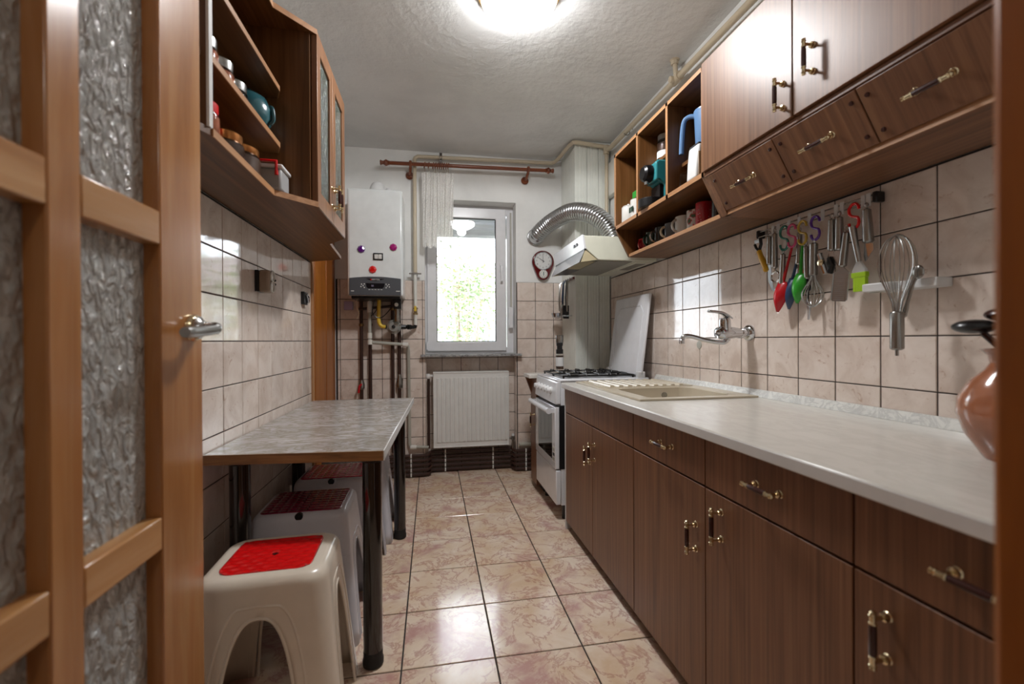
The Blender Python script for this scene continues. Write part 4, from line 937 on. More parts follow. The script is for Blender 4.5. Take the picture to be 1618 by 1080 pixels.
MB().lathe((RX1+.036, 3.49, .272), [(.011, 0), (.013, .008), (.009, .018)], 12).build('valve_cap', 'white_plastic', ra)
MB().cyl((NX1+.01, 3.425, .215), (.86, 3.425, .215), .016, n=12).build('stub_pipe', 'pipe_grey', label='pale horizontal pipe right of the radiator above the brown pipes', cat='pipe')
# stacked brown pipes along the skirting
posn = ('lowest', 'second lowest', 'middle', 'second highest', 'highest')
for k in range(5):
    z = .022+k*.036; yo = 3.428; yi = 3.532
    t = thing('skirting_pipe', 'brown heating pipe along the far wall base, %s of the five' % posn[k], 'pipe', (.2, yo, z), 'brown heating pipes stacked along the far wall')
    MB().tube([(-.66, yo, z), (-.075, yo, z), (-.035, yo+.008, z), (-.022, yo+.03, z), (-.02, yi-.02, z), (-.008, yi-.004, z), (.02, yi, z), (.60, yi, z), (.628, yi-.006, z), (.638, yi-.03, z), (.640, yo+.025, z), (.652, yo+.006, z), (.70, yo, z), (.86, yo, z)], .0125, 10).build('tube', 'pipe_brown', t)
    for x, y in ((-.16, yo), (.10, yi), (.48, yi), (.73, yo)):
        MB().box(x-.005, x+.005, y-.0145, y+.013, z-.0145, z+.0145).build('clip', 'note_white', t, bevel=.002)
# ------------------------------------------------------------------ curtain rod and curtain
rd_ = thing('curtain_rod', 'turned dark wood curtain rod with finials above the window', 'curtain rod', (.29, 3.36, 2.35))
def rodz(x): return 2.350+.020*(x+.36)/1.3
a0, a1 = Vector((-.30, 3.36, rodz(-.30))), Vector((.885, 3.36, rodz(.885))); dx_ = (a1-a0).normalized()
MB().cyl(a0, a1, .0135, n=16).build('rod', 'rod_wood', rd_)
for p, d in ((a0, -dx_), (a1, dx_)): MB().lathe(p, [(.014, 0), (.018, .003), (.015, .008), (.022, .016), (.024, .026), (.017, .036), (.013, .042), (.015, .054), (.020, .060), (.016, .066)], 18, d).build('finial', 'rod_wood', rd_)
for x in (-.148, .748):
    z = rodz(x); mb = MB(); mb.lathe((x, 3.36, z), [(.021, -.010), (.026, -.004), (.026, .004), (.021, .010)], 18, (1, 0, 0)); mb.tube([(x, 3.365, z-.018), (x-.006, 3.40, z-.050), (x-.010, YE, z-.055)], .011, 12); mb.lathe((x-.010, YE-.001, z-.055), [(.030, 0), (.030, .006), (.022, .012), (.016, .018)], 20, (0, -1, 0))
    mb.build('bracket', 'rod_wood', rd_)
cn = thing('curtain', 'short gathered white lace curtain pushed to the left', 'curtain', (.05, 3.35, 1.75))
def cf(u, v):
    x = -.060+.222*u; z = 2.292-v*.545
    x += (.5-v)*.014*math.sin(u*9)-.012*(1-v)*(.5-u)
    y = 3.352+.013*math.sin(u*30+.8*math.sin(v*3))*(.55+.45*v)+.006*math.sin(u*80+v*4)
    if v > .9: z -= .014*abs(math.sin(u*18))*(v-.9)/.1
    if v < .05: z += .010*abs(math.sin(u*22))
    return (x, y, z)
MB().grid(cf, 130, 40).build('fabric', 'curtain', cn, ang=180)
for i, x in enumerate((-.045, -.015, .018, .035, .052, .068, .083, .098, .115, .13)):
    z = rodz(x); MB().tube([(x+.004*math.sin(t*.52), 3.36+.021*math.cos(t*.524), z-.004+.021*math.sin(t*.524)) for t in range(12)], .0042, 6, closed=True).build('ring', 'rod_wood', cn)
    MB().tube([(x, 3.356, z-.026), (x, 3.354, 2.298)], .0016, 5).build('clip_hook', 'brass', cn)
# ------------------------------------------------------------------ wall clock
ck = thing('wall_clock', 'dark red teardrop kitchen clock with small timer dial', 'clock', (.878, YE, 1.52))
cx_, cz_ = .880, 1.668; pts = []
for k in range(25): t = math.radians(-25+230*k/24); pts.append((cx_+.090*math.cos(t), cz_+.088*math.sin(t)))
for k in range(13): t = math.radians(205+130*k/12); pts.append((cx_+.052*math.cos(t), 1.568+.048*math.sin(t)))
MB().prism(pts, 'y', YE-.030, YE-.001).build('case', 'clock_red', ck, bevel=.008, seg=3)
MB().lathe((cx_-.002, YE-.028, cz_+.004), [(.071, 0), (.073, .008), (.069, .010), (.065, .004)], 36, (0, -1, 0), caps=False).build('bezel', 'chrome', ck)
MB().lathe((cx_-.002, YE-.028, cz_+.004), [(.066, 0), (.066, .003)], 36, (0, -1, 0)).build('dial', 'paper_white', ck)
for k in range(12):
    t = math.radians(90-30*k); text('numeral', str(k if k else 12), .017, 'ink', ck, (cx_-.002+.053*math.cos(t), YE-.0318, cz_+.004+.053*math.sin(t)), (1, 0, 0), (0, 0, 1))
def hand(ang, L, w_):
    d = Vector((math.cos(math.radians(ang)), 0, math.sin(math.radians(ang)))); s = Vector((-d.z, 0, d.x)); c = Vector((cx_-.002, YE-.0325, cz_+.004))
    q = [c-d*L*.3-s*w_, c+d*L-s*w_*.5, c+d*L+s*w_*.5, c-d*L*.3+s*w_]; MB().add([tuple(p) for p in q]+[tuple(p+Vector((0, -.001, 0))) for p in q], [(0, 1, 2, 3), (7, 6, 5, 4), (0, 4, 5, 1), (1, 5, 6, 2), (2, 6, 7, 3), (3, 7, 4, 0)]).build('hand', 'ink', ck, smooth=False)
hand(148, .040, .0028); hand(92, .048, .002)
MB().lathe((cx_, YE-.029, 1.568), [(.034, 0), (.033, .006), (.004, .008)], 30, (0, -1, 0)).build('timer_dial', 'note_white', ck)
for k in range(10):
    t = math.radians(36*k); MB().box(cx_+.025*math.cos(t)-.0015, cx_+.025*math.cos(t)+.0015, YE-.0375, YE-.035, 1.568+.025*math.sin(t)-.003, 1.568+.025*math.sin(t)+.003).build('timer_mark', 'ink', ck)
MB().box(cx_-.0025, cx_+.0025, YE-.042, YE-.036, 1.555, 1.584).build('timer_pointer', 'hook_green', ck)
# ------------------------------------------------------------------ utensil rail on the right wall
XU = 1.268
ur = thing('utensil_rail', 'steel double-rod utensil rail on the right wall tiles', 'utensil rail', (1.285, 1.32, 1.44))
for dz, dxx in ((0, 0), (-.020, -.004)): MB().cyl((1.287+dxx, 1.085, 1.464+dz), (1.287+dxx, 1.562, 1.464+dz), .0026, n=8).build('rod', 'steel', ur)
for y in (1.085, 1.558): MB().box(1.280, XR-.001, y-.007, y+.007, 1.440, 1.472).build('end_mount', 'black_plastic', ur, bevel=.004)
for y in (1.474, 1.449, 1.398, 1.352, 1.309, 1.257, 1.208, 1.187, 1.117, 1.101):
    mb = MB(); mb.box(1.2775, 1.281, y-.006, y+.006, 1.432, 1.470); mb.tube([(1.279, y, 1.436), (1.268, y, 1.430), (1.266, y, 1.436)], .002, 6); mb.build('hook_tab', 'white_plastic', ur)
def P3(p, x=XU): return Vector((x, p[0], p[1]))
def sh(mb, top, bot, r, x=XU, loop=True, taper=.85):
    a, b = P3(top, x), P3(bot, x); d = (b-a).normalized(); L = (b-a).length
    mb.lathe(a, [(r*.5, 0), (r*taper, .004), (r*taper, .010), (r, L*.6), (r*1.05, L-.004), (r*.7, L)], 14, d)
    if loop: mb.tube([a+Vector((0, .006*math.cos(t*.7854), .010+.008*math.sin(t*.7854))) for t in range(8)], .0015, 6, closed=True)
    return mb
def tool(name, label, cat='utensil'): return thing(name, label, cat, (XU, 1.3, 1.2), 'kitchen tools hanging on the rail')
def shook(col, label, top, bot):
    a, b = Vector(top), Vector(bot); c = (a+b)/2; h = (a.y-b.y)/4
    pts = []
    for k in range(11): t = math.radians(0+(250)*k/10); pts.append((c.x-h*.85*math.cos(t), c.y+h+h*math.sin(t)))
    for k in range(1, 11): t = math.radians(70-(250)*k/10); pts.append((c.x-h*.85*math.cos(t), c.y-h+h*math.sin(t)))
    MB().tube([tuple(P3(p, XU-.006)) for p in pts], .0042, 8).build('s_hook', col, label=label, cat='hook', group='coloured S hooks on the rail')
shook('hook_green', 'dark green S hook on the utensil rail', (1.405, 1.448), (1.397, 1.362))
shook('hook_pink', 'pink S hook on the utensil rail', (1.366, 1.446), (1.366, 1.366))
shook('hook_yellow', 'mustard S hook on the utensil rail', (1.318, 1.446), (1.323, 1.366))
shook('hook_purple', 'purple S hook on the utensil rail', (1.267, 1.448), (1.270, 1.370))
shook('hook_red', 'bright red S hook holding the grater', (1.120, 1.448), (1.143, 1.372))
t = tool('peeler', 'yellow-handled peeler at the far end of the rail')
mb = MB(); mb.tube(smoothpath([(XU, 1.533, 1.385), (XU, 1.520, 1.355), (XU, 1.503, 1.325), (XU, 1.494, 1.300)], 4), [.010]*4+[.0115]*5+[.011]*3+[.008], 12); mb.build('handle', 'peeler_yellow', t)
mb = MB(); mb.tube([(XU, 1.533, 1.385), (XU, 1.548, 1.40), (XU, 1.556, 1.415)], .005, 8); mb.tube([(XU, 1.533, 1.385), (XU, 1.522, 1.41), (XU, 1.526, 1.435)], .006, 8); mb.build('fork', 'black_plastic', t)
MB().box(XU-.002, XU+.002, 1.524, 1.556, 1.418, 1.432).build('blade', 'steel', t)
t = tool('paring_tool', 'steel paring knife with curved blade on the rail'); sh(MB(), (1.479, 1.432), (1.479, 1.322), .0098).build('handle', 'dark_steel', t)
MB().prism([(1.471, 1.322), (1.487, 1.322), (1.484, 1.26), (1.466, 1.225), (1.445, 1.214), (1.458, 1.235), (1.467, 1.27)], 'x', XU-.001, XU+.001).build('blade', 'chrome', t)
t = tool('apple_corer', 'steel corer with ring end on the rail'); sh(MB(), (1.452, 1.436), (1.452, 1.305), .0105).build('handle', 'dark_steel', t)
MB().lathe((XU, 1.449, 1.272), [(.020, -.004), (.024, 0), (.020, .004), (.016, 0), (.020, -.004)], 20, (1, 0, 0), caps=False).build('ring', 'chrome', t)
MB().cyl((XU, 1.452, 1.306), (XU, 1.450, 1.292), .004, n=8).build('neck', 'chrome', t)
t = tool('melon_baller', 'steel-handled tool hanging from the green hook'); sh(MB(), (1.412, 1.352), (1.418, 1.240), .0098).build('handle', 'dark_steel', t)
MB().sphere((XU, 1.419, 1.228), .013).build('scoop', 'steel', t)
def scoop(name, label, col, top, neck, tip, wdt, x=XU):
    t = tool(name, label); a, b, c = P3(top, x), P3(neck, x), P3(tip, x)
    MB().tube([a, a.lerp(b, .5), b], [.004, .0045, .006], 8).build('handle', col, t)
    d = (c-b).normalized(); s = Vector((0, -d.z, d.y)); L = (c-b).length
    def f(u, v):
        wv = wdt*math.sin(math.pi*min(1, .12+.80*v)**.8); p = b+d*L*v + s*(u*2-1)*wv*.5
        p.x -= .020*(1-(2*u-1)**2)*math.sin(math.pi*min(1, v*.95+.04)); return tuple(p)
    MB().grid(f, 10, 14).build('bowl', col, t, solid=.002, ang=180)
scoop('funnel_scoop', 'red plastic scoop hanging from the pink hook', 'scoop_red', (1.372, 1.366), (1.412, 1.250), (1.440, 1.140), .062)
scoop('measuring_scoop', 'dark blue plastic scoop behind the red one', 'scoop_blue', (1.362, 1.330), (1.384, 1.258), (1.402, 1.148), .050, XU+.014)
scoop('measuring_scoop', 'green plastic scoop hanging from the mustard hook', 'scoop_green', (1.327, 1.362), (1.335, 1.268), (1.350, 1.165), .058)
t = tool('pizza_cutter', 'steel-handled cutter with pale round blade behind the scoops'); sh(MB(), (1.353, 1.415), (1.357, 1.302), .010, XU+.014).build('handle', 'dark_steel', t)
MB().lathe((XU+.014, 1.357, 1.262), [(.001, -.001), (.028, 0), (.001, .001)], 24, (1, 0, 0)).build('wheel', 'chrome', t); MB().cyl((XU+.014, 1.357, 1.30), (XU+.014, 1.357, 1.262), .004, n=8).build('neck', 'chrome', t)
t = tool('bottle_opener', 'steel-handled tool with long dark shaft and bright tip'); sh(MB(), (1.318, 1.360), (1.313, 1.245), .0095, XU+.006).build('handle', 'dark_steel', t)
mb = MB(); mb.cyl((XU+.006, 1.313, 1.245), (XU+.006, 1.311, 1.17), .004, n=8); mb.sphere((XU+.006, 1.312, 1.215), .014, (.5, 1, 1)); mb.build('shaft', 'black_plastic', t)
MB().tube([(XU+.006, 1.311, 1.175), (XU+.006, 1.306, 1.15), (XU+.006, 1.308, 1.105)], [.004, .006, .003], 8).build('tip', 'chrome', t)
def whisk(t, top, neck, bot, wmax, nw, x, hr, wires='steel', r=.0013):
    a, b, c = P3(top, x), P3(neck, x), P3(bot, x)
    mb = MB(); d = (b-a).normalized(); L = (b-a).length
    mb.lathe(a, [(hr*.6, 0), (hr, .004), (hr, L-.004), (hr*.85, L)], 18, d); mb.build('handle', 'dark_steel', t)
    mb.v = []; mb = MB(); dd = (c-b); LL = dd.length; dd.normalize(); s = Vector((0, -dd.z, dd.y))
    for k in range(nw):
        ang = math.pi*k/nw; lat = s*math.cos(ang)+Vector((1, 0, 0))*math.sin(ang); pts = []
        for i in range(33):
            q = i/32*2-1; tt = 1-abs(q); sd = 1-(1-tt)**2.2
            if sd < .62: g = sd/.62; wid = wmax*(.20+.80*(3*g*g-2*g*g*g))
            else: wid = wmax*math.sqrt(max(0, 1-((sd-.62)/.38)**2))
            kk = 1-.05*k/nw; pts.append(b+dd*LL*sd*kk+lat*math.copysign(wid*kk, q))
        mb.tube(pts, r, 5)
    mb.build('wires', wires, t)
t = tool('whisk', 'small balloon whisk hanging from the purple hook', 'whisk'); whisk(t, (1.272, 1.360), (1.275, 1.252), (1.280, 1.146), .033, 5, XU-.008, .0125)
MB().tube([(XU-.008, 1.272, 1.356), (XU-.008, 1.270, 1.374)], .0022, 6).build('loop', 'steel', t)
t = tool('cheese_slicer', 'steel tool with flat grey blade, left of the close pair'); sh(MB(), (1.213, 1.424), (1.213, 1.322), .0112).build('handle', 'dark_steel', t)
MB().prism([(1.204, 1.322), (1.222, 1.322), (1.236, 1.275), (1.226, 1.262), (1.200, 1.268)], 'x', XU-.0012, XU+.0012).build('blade', 'steel', t)
t = tool('cake_lifter', 'steel tool with flat pointed blade, right of the close pair'); sh(MB(), (1.186, 1.424), (1.185, 1.318), .0122).build('handle', 'dark_steel', t)
MB().prism([(1.172, 1.318), (1.205, 1.318), (1.200, 1.285), (1.176, 1.240), (1.170, 1.262)], 'x', XU-.0012, XU+.0012).build('blade', 'steel', t)
t = tool('can_opener', 'small steel can opener hanging askew beside the close pair')
q0, q1 = P3((1.246, 1.318), XU-.012), P3((1.222, 1.250), XU-.012)
MB().tube([q0, q0.lerp(q1, .5), q1], [.008, .009, .008], 10).build('jaw', 'chrome', t); MB().lathe(q0.lerp(q1, .45)-Vector((.004, 0, 0)), [(.011, 0), (.011, .006), (.004, .008)], 12, (-1, 0, 0)).build('gear', 'brass', t)
MB().tube([P3((1.218, 1.300), XU-.004), P3((1.205, 1.275), XU-.004), P3((1.215, 1.25), XU-.004)], .008, 8).build('crank', 'black_plastic', t)
t = tool('grater', 'flat steel hand grater hanging from the red hook', 'grater'); sh(MB(), (1.150, 1.368), (1.164, 1.262), .0105, XU-.012).build('handle', 'dark_steel', t)
c0, c1 = Vector((1.164, 1.262)), Vector((1.176, 1.156)); dv = (c1-c0).normalized(); sv_ = Vector((-dv.y, dv.x))
pl = [c0+sv_*.006, c0+dv*.018+sv_*.027, c1+sv_*.027-dv*.006, c1+sv_*.022, c1-sv_*.022, c1-sv_*.027-dv*.006, c0+dv*.018-sv_*.027, c0-sv_*.006]
gp_ = MB().prism([(p.x, p.y) for p in pl], 'x', XU-.0145, XU-.0125).build('plate', 'dark_steel', t, bevel=.0005)
mb = MB()
for i in range(13):
    for j in range(9):
        p = c0+dv*(.026+i*.0062)+sv_*(-.019+j*.0047); mb.lathe((XU-.0144, p.x, p.y), [(.0018, 0), (.0011, .0012)], 6, (-1, 0, 0))
mb.build('teeth', 'chrome', gp_, kind='stuff')
for sg in (-1, 1):
    a_ = c0+dv*.018+sv_*.027*sg; b_ = c1-dv*.004+sv_*.027*sg; MB().tube([(XU-.0145, a_.x, a_.y), (XU-.0145, b_.x, b_.y)], .0022, 6).build('side_rail', 'steel', gp_)
t = tool('pastry_brush', 'pastry brush with lime green silicone head', 'brush')
mb = MB(); mb.tube([P3((1.132, 1.378), XU-.010), P3((1.124, 1.33), XU-.010), P3((1.112, 1.268), XU-.010)], [.0105, .0085, .007], 12); mb.build('handle', 'steel', t)
MB().prism([(1.116, 1.270), (1.106, 1.270), (1.088, 1.245), (1.087, 1.235), (1.130, 1.235), (1.130, 1.245)], 'x', XU-.016, XU-.006).build('ferrule', 'frosted_plastic', t, bevel=.002)
MB().prism([(1.132, 1.237), (1.085, 1.237), (1.085, 1.221), (1.131, 1.221)], 'x', XU-.018, XU-.004).build('collar', 'lime', t, bevel=.002)
for k in range(6): y = 1.091+k*.0062; MB().prism([(y-.003, 1.221), (y+.0032, 1.221), (y+.0028, 1.180), (y-.0026, 1.180)], 'x', XU-.017, XU-.005).build('bristle_finger', 'lime', t)
t = tool('serving_tool', 'thick steel-handled tool with angled blade at the near end of the rail'); sh(MB(), (1.101, 1.424), (1.095, 1.322), .0135, XU+.004).build('handle', 'dark_steel', t)
MB().prism([(1.106, 1.324), (1.080, 1.318), (1.078, 1.300), (1.104, 1.268), (1.108, 1.285)], 'x', XU+.002, XU+.005).build('blade', 'chrome', t)
# white bracket with big whisk and spoon
wb = thing('whisk_bracket', 'white plastic wall bracket below the rail near end', 'bracket', (1.29, .99, 1.17))
MB().prism([(1.225, 1.075), (1.232, 1.068), (XR-.001, 1.062), (XR-.001, .908), (1.262, .908), (1.262, 1.0), (1.240, 1.01)], 'z', 1.172, 1.196).build('arm', 'white_plastic', wb, bevel=.004)
MB().prism([(1.243, 1.068), (1.240, 1.02), (1.255, 1.015), (1.262, 1.06)], 'z', 1.170, 1.172).build('slot', 'pipe_grey', wb)
t = thing('whisk', 'large balloon whisk hanging upright in the white bracket', 'whisk', (1.225, 1.008, 1.0)); whisk(t, (1.008*.965, 1.008), (1.008*.965, 1.110), (1.008*.965, 1.316), .041, 6, 1.220, .0155)
MB().tube([(1.220, .973, 1.010), (1.220, .973, .993)], .004, 8).build('loop_stub', 'dark_steel', t)
t = thing('spoon', 'dark steel spoon behind the large whisk in the bracket', 'spoon', (1.245, .96, 1.09))
MB().sphere((1.248, .942, 1.212), .017, (.35, .9, 1.1)).build('bowl', 'dark_steel', t); MB().tube(smoothpath([(1.248, .945, 1.20), (1.246, .957, 1.17), (1.243, .968, 1.12), (1.243, .974, 1.095)], 4), [.0035]*4+[.0045]*4+[.006]*4+[.003], 10).build('handle', 'dark_steel', t)
# ------------------------------------------------------------------ utensils hanging on the shaft casing side
XH = 1.018
hr_ = thing('hook_rack', 'small dark hook rack on the shaft casing under the hood', 'hook rack', (1.035, 3.2, 1.49))
MB().box(1.028, 1.0405, 3.12, 3.30, 1.488, 1.506).build('plate', 'clock_red', hr_, bevel=.002)
for y in (3.14, 3.19, 3.24, 3.29): MB().tube([(1.03, y, 1.495), (1.01, y, 1.490), (1.008, y, 1.502)], .003, 6).build('hook', 'dark_steel', hr_)
def hang(name, label, y, x, col, zb, headf):
    t = thing(name, label, 'utensil', (x, y, zb), 'utensils hanging on the shaft casing'); MB().tube([(1.010, y, 1.496), (x+.006, y, 1.47), (x, y, 1.36), (x, y, zb+.06)], [.004, .0075, .009, .005], 8).build('handle', col, t); headf(t, x, y, zb)
hang('ladle', 'steel ladle hanging on the shaft casing', 3.30, .975, 'steel', 1.205, lambda t, x, y, z: MB().lathe((x-.02, y, z), [(.012, 0), (.036, .012), (.046, .042), (.043, .042), (.032, .014), (.006, .006)], 18).build('bowl', 'chrome', t))
hang('slotted_spoon', 'blue-handled steel spoon hanging on the shaft casing', 3.245, .985, 'scoop_blue', 1.215, lambda t, x, y, z: MB().sphere((x-.006, y, z+.045), .038, (.45, .55, 1.5)).build('bowl', 'steel', t))
hang('spatula', 'black slotted spatula hanging on the shaft casing', 3.19, .995, 'black_plastic', 1.20, lambda t, x, y, z: MB().box(x-.024, x+.022, y-.004, y+.004, z, z+.10).build('blade', 'black_plastic', t, bevel=.003))
hang('masher', 'steel masher with round wire foot hanging on the shaft casing', 3.145, .988, 'steel', 1.19, lambda t, x, y, z: MB().tube([(x+.036*math.cos(a*.6283), y+.026*math.sin(a*.6283), z+.03) for a in range(10)], .0045, 6, closed=True).build('foot', 'chrome', t))
# ------------------------------------------------------------------ things on the right shelves
def mug(label, x, y, z, r, h, col, ang, hcol=None, name='mug', grp='mugs on the lower shelf'):
    t = thing(name, label, 'mug', (x, y, z), grp)
    MB().lathe((x, y, z), [(r*.85, 0), (r, .006), (r, h), (r*.93, h), (r*.90, .01), (.002, .008)], 24).build('cup', col, t)
    d = Vector((math.cos(ang), math.sin(ang), 0)); c = Vector((x, y, z+h*.52)); pts = [c+d*(r*.92)+Vector((0, 0, h*.30))]
    for k in range(7): a = math.pi/2-math.pi*k/6; pts.append(c+d*(r*.95+h*.28*math.cos(a))+Vector((0, 0, h*.30*math.sin(a))))
    MB().tube(pts, .0058, 8).build('handle', hcol or col, t); return t
ZS = ZB+.0165
for lab, y, r, h, col, hc, an in (
    ('small red and dark mug at the far end of the lower shelf', 2.235, .035, .070, 'mug_red', 'mug_red', 3.6),
    ('dark green mug second from the hood on the lower shelf', 2.150, .038, .085, 'mug_green', 'mug_green', 3.4),
    ('black mug with silver handle on the lower shelf', 2.050, .040, .085, 'mug_black', 'steel', 3.0),
    ('dark grey mug with pale handle on the lower shelf', 1.950, .040, .080, 'mug_grey', 'mug_cream', 3.0),
    ('white mug turned handle out on the lower shelf', 1.858, .039, .088, 'mug_white', 'mug_white', 3.2),
    ('white mug with red and green print on the lower shelf', 1.772, .034, .092, 'mug_print', 'mug_white', 1.2),
    ('red mug with white dots on the lower shelf', 1.705, .034, .105, 'mug_dots', 'mug_white', .6),
    ('tall cream and brown mug on the lower shelf', 1.655, .038, .106, 'mug_cream', 'mug_grey', -2.7),
    ('black mug near the tilted drawers on the lower shelf', 1.602, .030, .100, 'mug_black', 'mug_black', 3.9),
    ('dark grey mug next to the tilted drawers on the lower shelf', 1.538, .030, .088, 'mug_grey', 'mug_grey', 3.2)):
    mug(lab, 1.145 + (.055 if 'tall cream' in lab else 0), y, ZS, r, h, col, an, hc)
ZMS = ZM+.0185
t = thing('sugar_pot', 'white lidded pot at the far end of the middle shelf', 'pot', (1.05, 2.235, ZMS))
MB().lathe((1.05, 2.235, ZMS), [(.034, 0), (.036, .005), (.036, .085), (.034, .09)], 22).build('body', 'mug_white', t); MB().lathe((1.05, 2.235, ZMS+.09), [(.036, 0), (.03, .006), (.008, .010), (.007, .016), (.002, .02)], 22).build('lid', 'mug_white', t)
t = mug('white mug with dark green lettering beside the lidded pot', 1.055, 2.137, ZMS, .037, .10, 'mug_white', 1.5, None, 'mug', 'mugs on the middle shelf')
for k in range(4): MB().box(1.0165, 1.0195, 2.114+k*.012, 2.121+k*.012, ZMS+.035, ZMS+.062).build('print', 'mug_green', t)
MB().box(1.085, 1.15, 2.165, 2.262, 1.7985, 1.845).build('green_box', 'green_box', label='small bright green carton on the short far shelf', cat='box', bevel=.004)
# coffee machine
cm = thing('coffee_machine', 'teal and black capsule coffee machine on the middle shelf', 'coffee machine', (1.15, 1.88, ZMS))
YM = 1.950
MB().prism([(1.030, ZMS+.12), (1.030, ZMS+.205), (1.045, ZMS+.218), (1.255, ZMS+.218), (1.27, ZMS+.205), (1.27, ZMS+.012), (1.075, ZMS+.012), (1.075, ZMS+.10), (1.050, ZMS+.12)], 'y', YM-.050, YM+.050).build('housing', 'teal_gloss', cm, bevel=.008, seg=3)
MB().box(1.055, 1.0765, YM-.040, YM+.040, ZMS+.02, ZMS+.105).build('cup_bay', 'black_plastic', cm)
MB().lathe((1.034, YM+.004, ZMS+.165), [(.040, 0), (.041, .014), (.038, .036), (.028, .046)], 24, (-1, 0, 0)).build('brew_head', 'black_plastic', cm)
MB().cyl((1.01, YM+.004, ZMS+.128), (1.01, YM+.004, ZMS+.112), .010, n=14).build('spout', 'chrome', cm)
mb = MB(); mb.prism([(.972+.05*(1-math.cos(math.radians(a))), YM+.052*math.sin(math.radians(a))) for a in range(-90, 91, 15)] + [(1.10, YM+.052), (1.10, YM-.052)], 'z', ZMS+.0005, ZMS+.042); mb.build('drip_tray', 'black_plastic', cm, bevel=.003)
MB().box(1.01, 1.055, YM-.04, YM+.04, ZMS+.0425, ZMS+.046).build('grille', 'chrome', cm)
def jar(name, label, x, y, z, r, h, fill, lid, cat='jar', grp=None, lh=.016, fh=.75):
    t = thing(name, label, cat, (x, y, z), grp)
    MB().lathe((x, y, z), [(r*.9, 0), (r, .006), (r, h*.82), (r*.86, h*.95), (r*.86, h)], 22).build('glass', 'clear_glass', t)
    if fill: MB().lathe((x, y, z+.004), [(r*.84, 0), (r*.92, .006), (r*.92, h*fh)], 18).build('contents', fill, t)
    if lid: MB().lathe((x, y, z+h), [(r*.90, -.006), (r*.92, 0), (r*.92, lh), (r*.85, lh+.003), (.003, lh+.004)], 22).build('lid', lid, t)
    return t
t = jar('coffee_jar', 'glass jar with white band on the short middle shelf', 1.120, 1.975, 1.9055, .038, .105, 'jar_food', 'frosted_plastic')
MB().lathe((1.120, 1.975, 1.9075), [(.0386, .008), (.0386, .04)], 22, caps=False).build('label_band', 'paper_white', t)
jar('small_glass', 'small clear glass jar at the front of the near compartment', 1.040, 1.668, ZMS, .026, .062, None, None)
t = thing('milk_carton', 'tall white and brown paper packet in the near compartment', 'packet', (1.05, 1.575, ZMS))
MB().prism([(1.004, ZMS), (1.058, ZMS), (1.061, ZMS+.09), (1.052, ZMS+.130), (1.015, ZMS+.134), (1.008, ZMS+.07)], 'y', 1.540, 1.612).build('body', 'paper_white', t, bevel=.008)
MB().box(1.012, 1.055, 1.5385, 1.541, ZMS+.01, ZMS+.10).build('label_panel', 'mug_cream', t); MB().box(1.016, 1.052, 1.545, 1.605, ZMS+.131, ZMS+.138).build('folded_top', 'ink', t)
jg = thing('water_jug', 'blue plastic water jug on the short shelf', 'jug', (1.125, 1.62, 1.798))
ZJ = 1.7975; jx, jy = 1.124, 1.640
MB().lathe((jx, jy, ZJ), [(.046, 0), (.049, .005), (.055, .155), (.058, .178), (.053, .179), (.050, .16), (.045, .008), (.002, .006)], 28).build('body', 'blue_jug', jg)
MB().lathe((jx, jy, ZJ+.172), [(.057, 0), (.057, .010), (.045, .014), (.002, .015)], 28).build('lid', 'blue_jug', jg)
MB().tube(smoothpath([(jx-.035, jy+.032, ZJ+.170), (jx-.055, jy+.055, ZJ+.176), (jx-.066, jy+.072, ZJ+.162), (jx-.070, jy+.080, ZJ+.11), (jx-.072, jy+.084, ZJ+.03)], 5), [.010]*21, 10).build('handle', 'blue_jug', jg)
# ------------------------------------------------------------------ things on the left shelves
ZL0, ZL1 = LB+.0185, 1.6835
t = thing('storage_box', 'clear plastic box with red clip handles on the left bottom shelf', 'box', (-.50, 1.535, ZL0))
MB().box(-.578, -.462, 1.492, 1.575, ZL0, ZL0+.068).build('body', 'frosted_plastic', t, bevel=.008); MB().box(-.572, -.468, 1.498, 1.569, ZL0+.004, ZL0+.055).build('contents', 'mug_grey', t)
MB().box(-.583, -.457, 1.487, 1.580, ZL0+.068, ZL0+.080).build('lid', 'white_plastic', t, bevel=.004)
MB().tube([(-.566, 1.486, ZL0+.045), (-.566, 1.486, ZL0+.088), (-.474, 1.486, ZL0+.088), (-.474, 1.486, ZL0+.045)], .005, 8).build('clip', 'hook_red', t)
jar('preserve_jar', 'wide glass jar with copper lid beside the red-clip box', -.545, 1.400, ZL0, .054, .070, 'jar_food', 'copper_lid', lh=.012)
jar('preserve_jar', 'squat jar with domed copper-coloured lid on left bottom shelf', -.535, 1.280, ZL0, .046, .052, 'jar_food', 'copper_lid', lh=.016)
jar('spice_jar', 'small jar with red lid at the near end of left bottom shelf', -.53, 1.165, ZL0, .032, .075, 'spice_orange', 'hook_red')
jar('spice_jar', 'glass jar with steel lid, nearest on the left upper shelf', -.545, 1.185, ZL1, .036, .075, 'spice_orange', 'steel')
jar('spice_jar', 'glass jar with steel lid, middle one on the left upper shelf', -.545, 1.275, ZL1, .036, .072, 'spice_orange', 'steel')
jar('spice_jar', 'round glass jar with steel lid beside the teal jug', -.550, 1.365, ZL1, .040, .066, None, 'steel')
t = thing('teal_pot', 'round teal glazed pot on the left upper shelf', 'pot', (-.555, 1.495, ZL1))
MB().lathe((-.555, 1.495, ZL1), [(.030, 0), (.045, .010), (.064, .045), (.065, .078), (.050, .112), (.027, .126), (.002, .130)], 26).build('body', 'teal_dark', t)
MB().sphere((-.555, 1.495, ZL1+.134), .009).build('knob', 'teal_dark', t); MB().tube(smoothpath([(-.495, 1.495, ZL1+.09), (-.487, 1.495, ZL1+.084), (-.484, 1.495, ZL1+.05), (-.495, 1.495, ZL1+.035)], 4), .006, 8).build('handle', 'teal_dark', t)
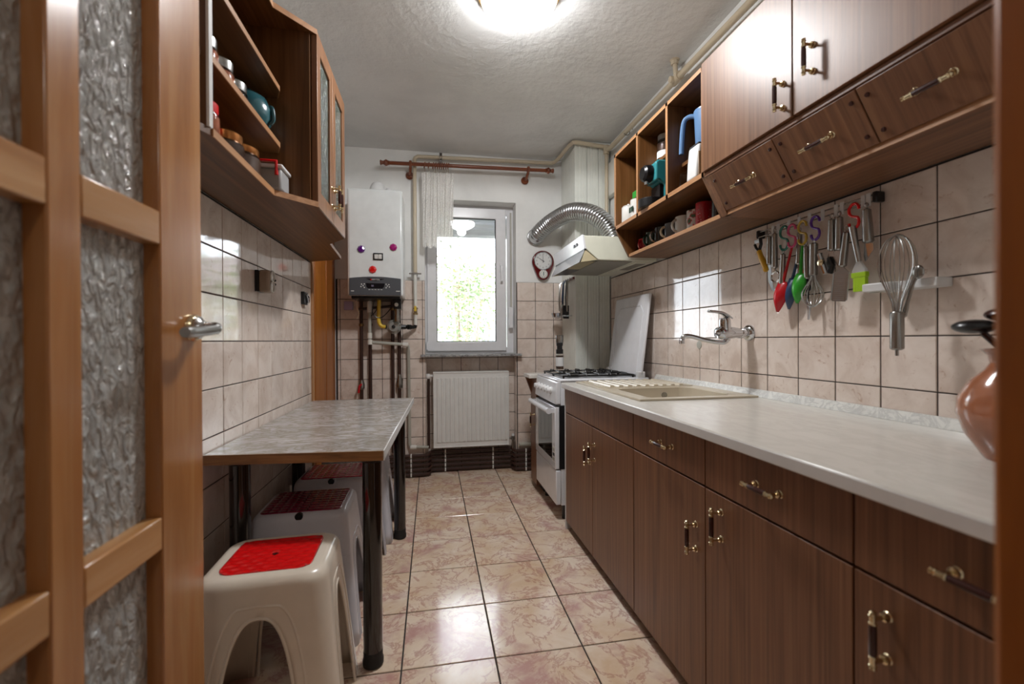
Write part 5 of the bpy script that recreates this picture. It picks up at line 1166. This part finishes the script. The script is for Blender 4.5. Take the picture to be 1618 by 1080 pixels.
t = thing('picture_card', 'small blue and red card behind the left glazed door', 'card', (-.42, 1.70, LB+.02)); MB().box(-.412, -.409, 1.66, 1.73, LB+.0185, LB+.11).build('card', 'scoop_blue', t); MB().box(-.409, -.4075, 1.675, 1.715, LB+.035, LB+.06).build('print', 'paper_white', t)
# ------------------------------------------------------------------ sockets on the left wall
so = thing('double_socket', 'beige double power socket sticking out of left wall tiles', 'socket', (XL, 1.915, 1.235))
MB().box(XL+.0005, XL+.014, 1.882, 1.95, 1.238, 1.322).build('backplate', 'black_plastic', so)
MB().box(XL+.013, XL+.052, 1.880, 1.945, 1.236, 1.324).build('housing', 'socket_beige', so, bevel=.010, seg=3)
for z in (1.259, 1.302):
    f_ = MB().lathe((XL+.051, 1.912, z), [(.0215, 0), (.0225, .006), (.020, .008), (.018, .004)], 24, (1, 0, 0), caps=False).build('socket_ring', 'note_white', so); MB().lathe((XL+.052, 1.912, z), [(.018, 0), (.018, .002)], 20, (1, 0, 0)).build('socket_face', 'socket_beige', f_)
for z in (1.288, 1.272): MB().sphere((XL+.056, 1.937, z), .005).build('indicator', 'black_plastic', so)
kc = thing('wall_switch', 'small black clip switch on left wall near the pine door', 'switch', (XL, 2.53, 1.24))
MB().box(XL+.0005, XL+.018, 2.50, 2.565, 1.238, 1.305).build('base', 'black_plastic', kc, bevel=.002); MB().tube(smoothpath([(XL+.018, 2.51, 1.298), (XL+.028, 2.53, 1.28), (XL+.026, 2.55, 1.255), (XL+.018, 2.556, 1.25)], 4), .006, 8).build('rocker', 'chrome', kc)
# ------------------------------------------------------------------ vase with ladles by the jamb
vx, vy, vz = 1.09, .652, .8055
va = thing('clay_jug', 'glazed terracotta jug half hidden by the door jamb', 'jug', (vx, vy, vz))
MB().lathe((vx, vy, vz), [(.042, 0), (.046, .005), (.070, .045), (.082, .085), (.080, .115), (.062, .150), (.042, .172), (.034, .186), (.037, .200), (.048, .212), (.044, .213), (.032, .200), (.029, .186), (.030, .15), (.002, .14)], 32).build('body', 'terracotta', va)
for dx, dy, nm, lab, z in ((-.028, .046, 'ladle', 'black ladle standing in the terracotta jug', 1.062), (.012, .018, 'serving_spoon', 'brown serving spoon standing in the terracotta jug', 1.085)):
    t = thing(nm, lab, 'ladle', (vx, vy, vz+.2), 'ladles in the clay jug')
    MB().tube([(vx, vy, vz+.15), (vx+dx*.3, vy+dy*.3, vz+.21), (vx+dx*.8, vy+dy*.8, z-.012)], .006, 8).build('handle', 'grip_brown', t)
    MB().sphere((vx+dx, vy+dy, z), .034, (1.05, 1.0, .42)).build('bowl', 'black_plastic' if nm == 'ladle' else 'grip_brown', t)
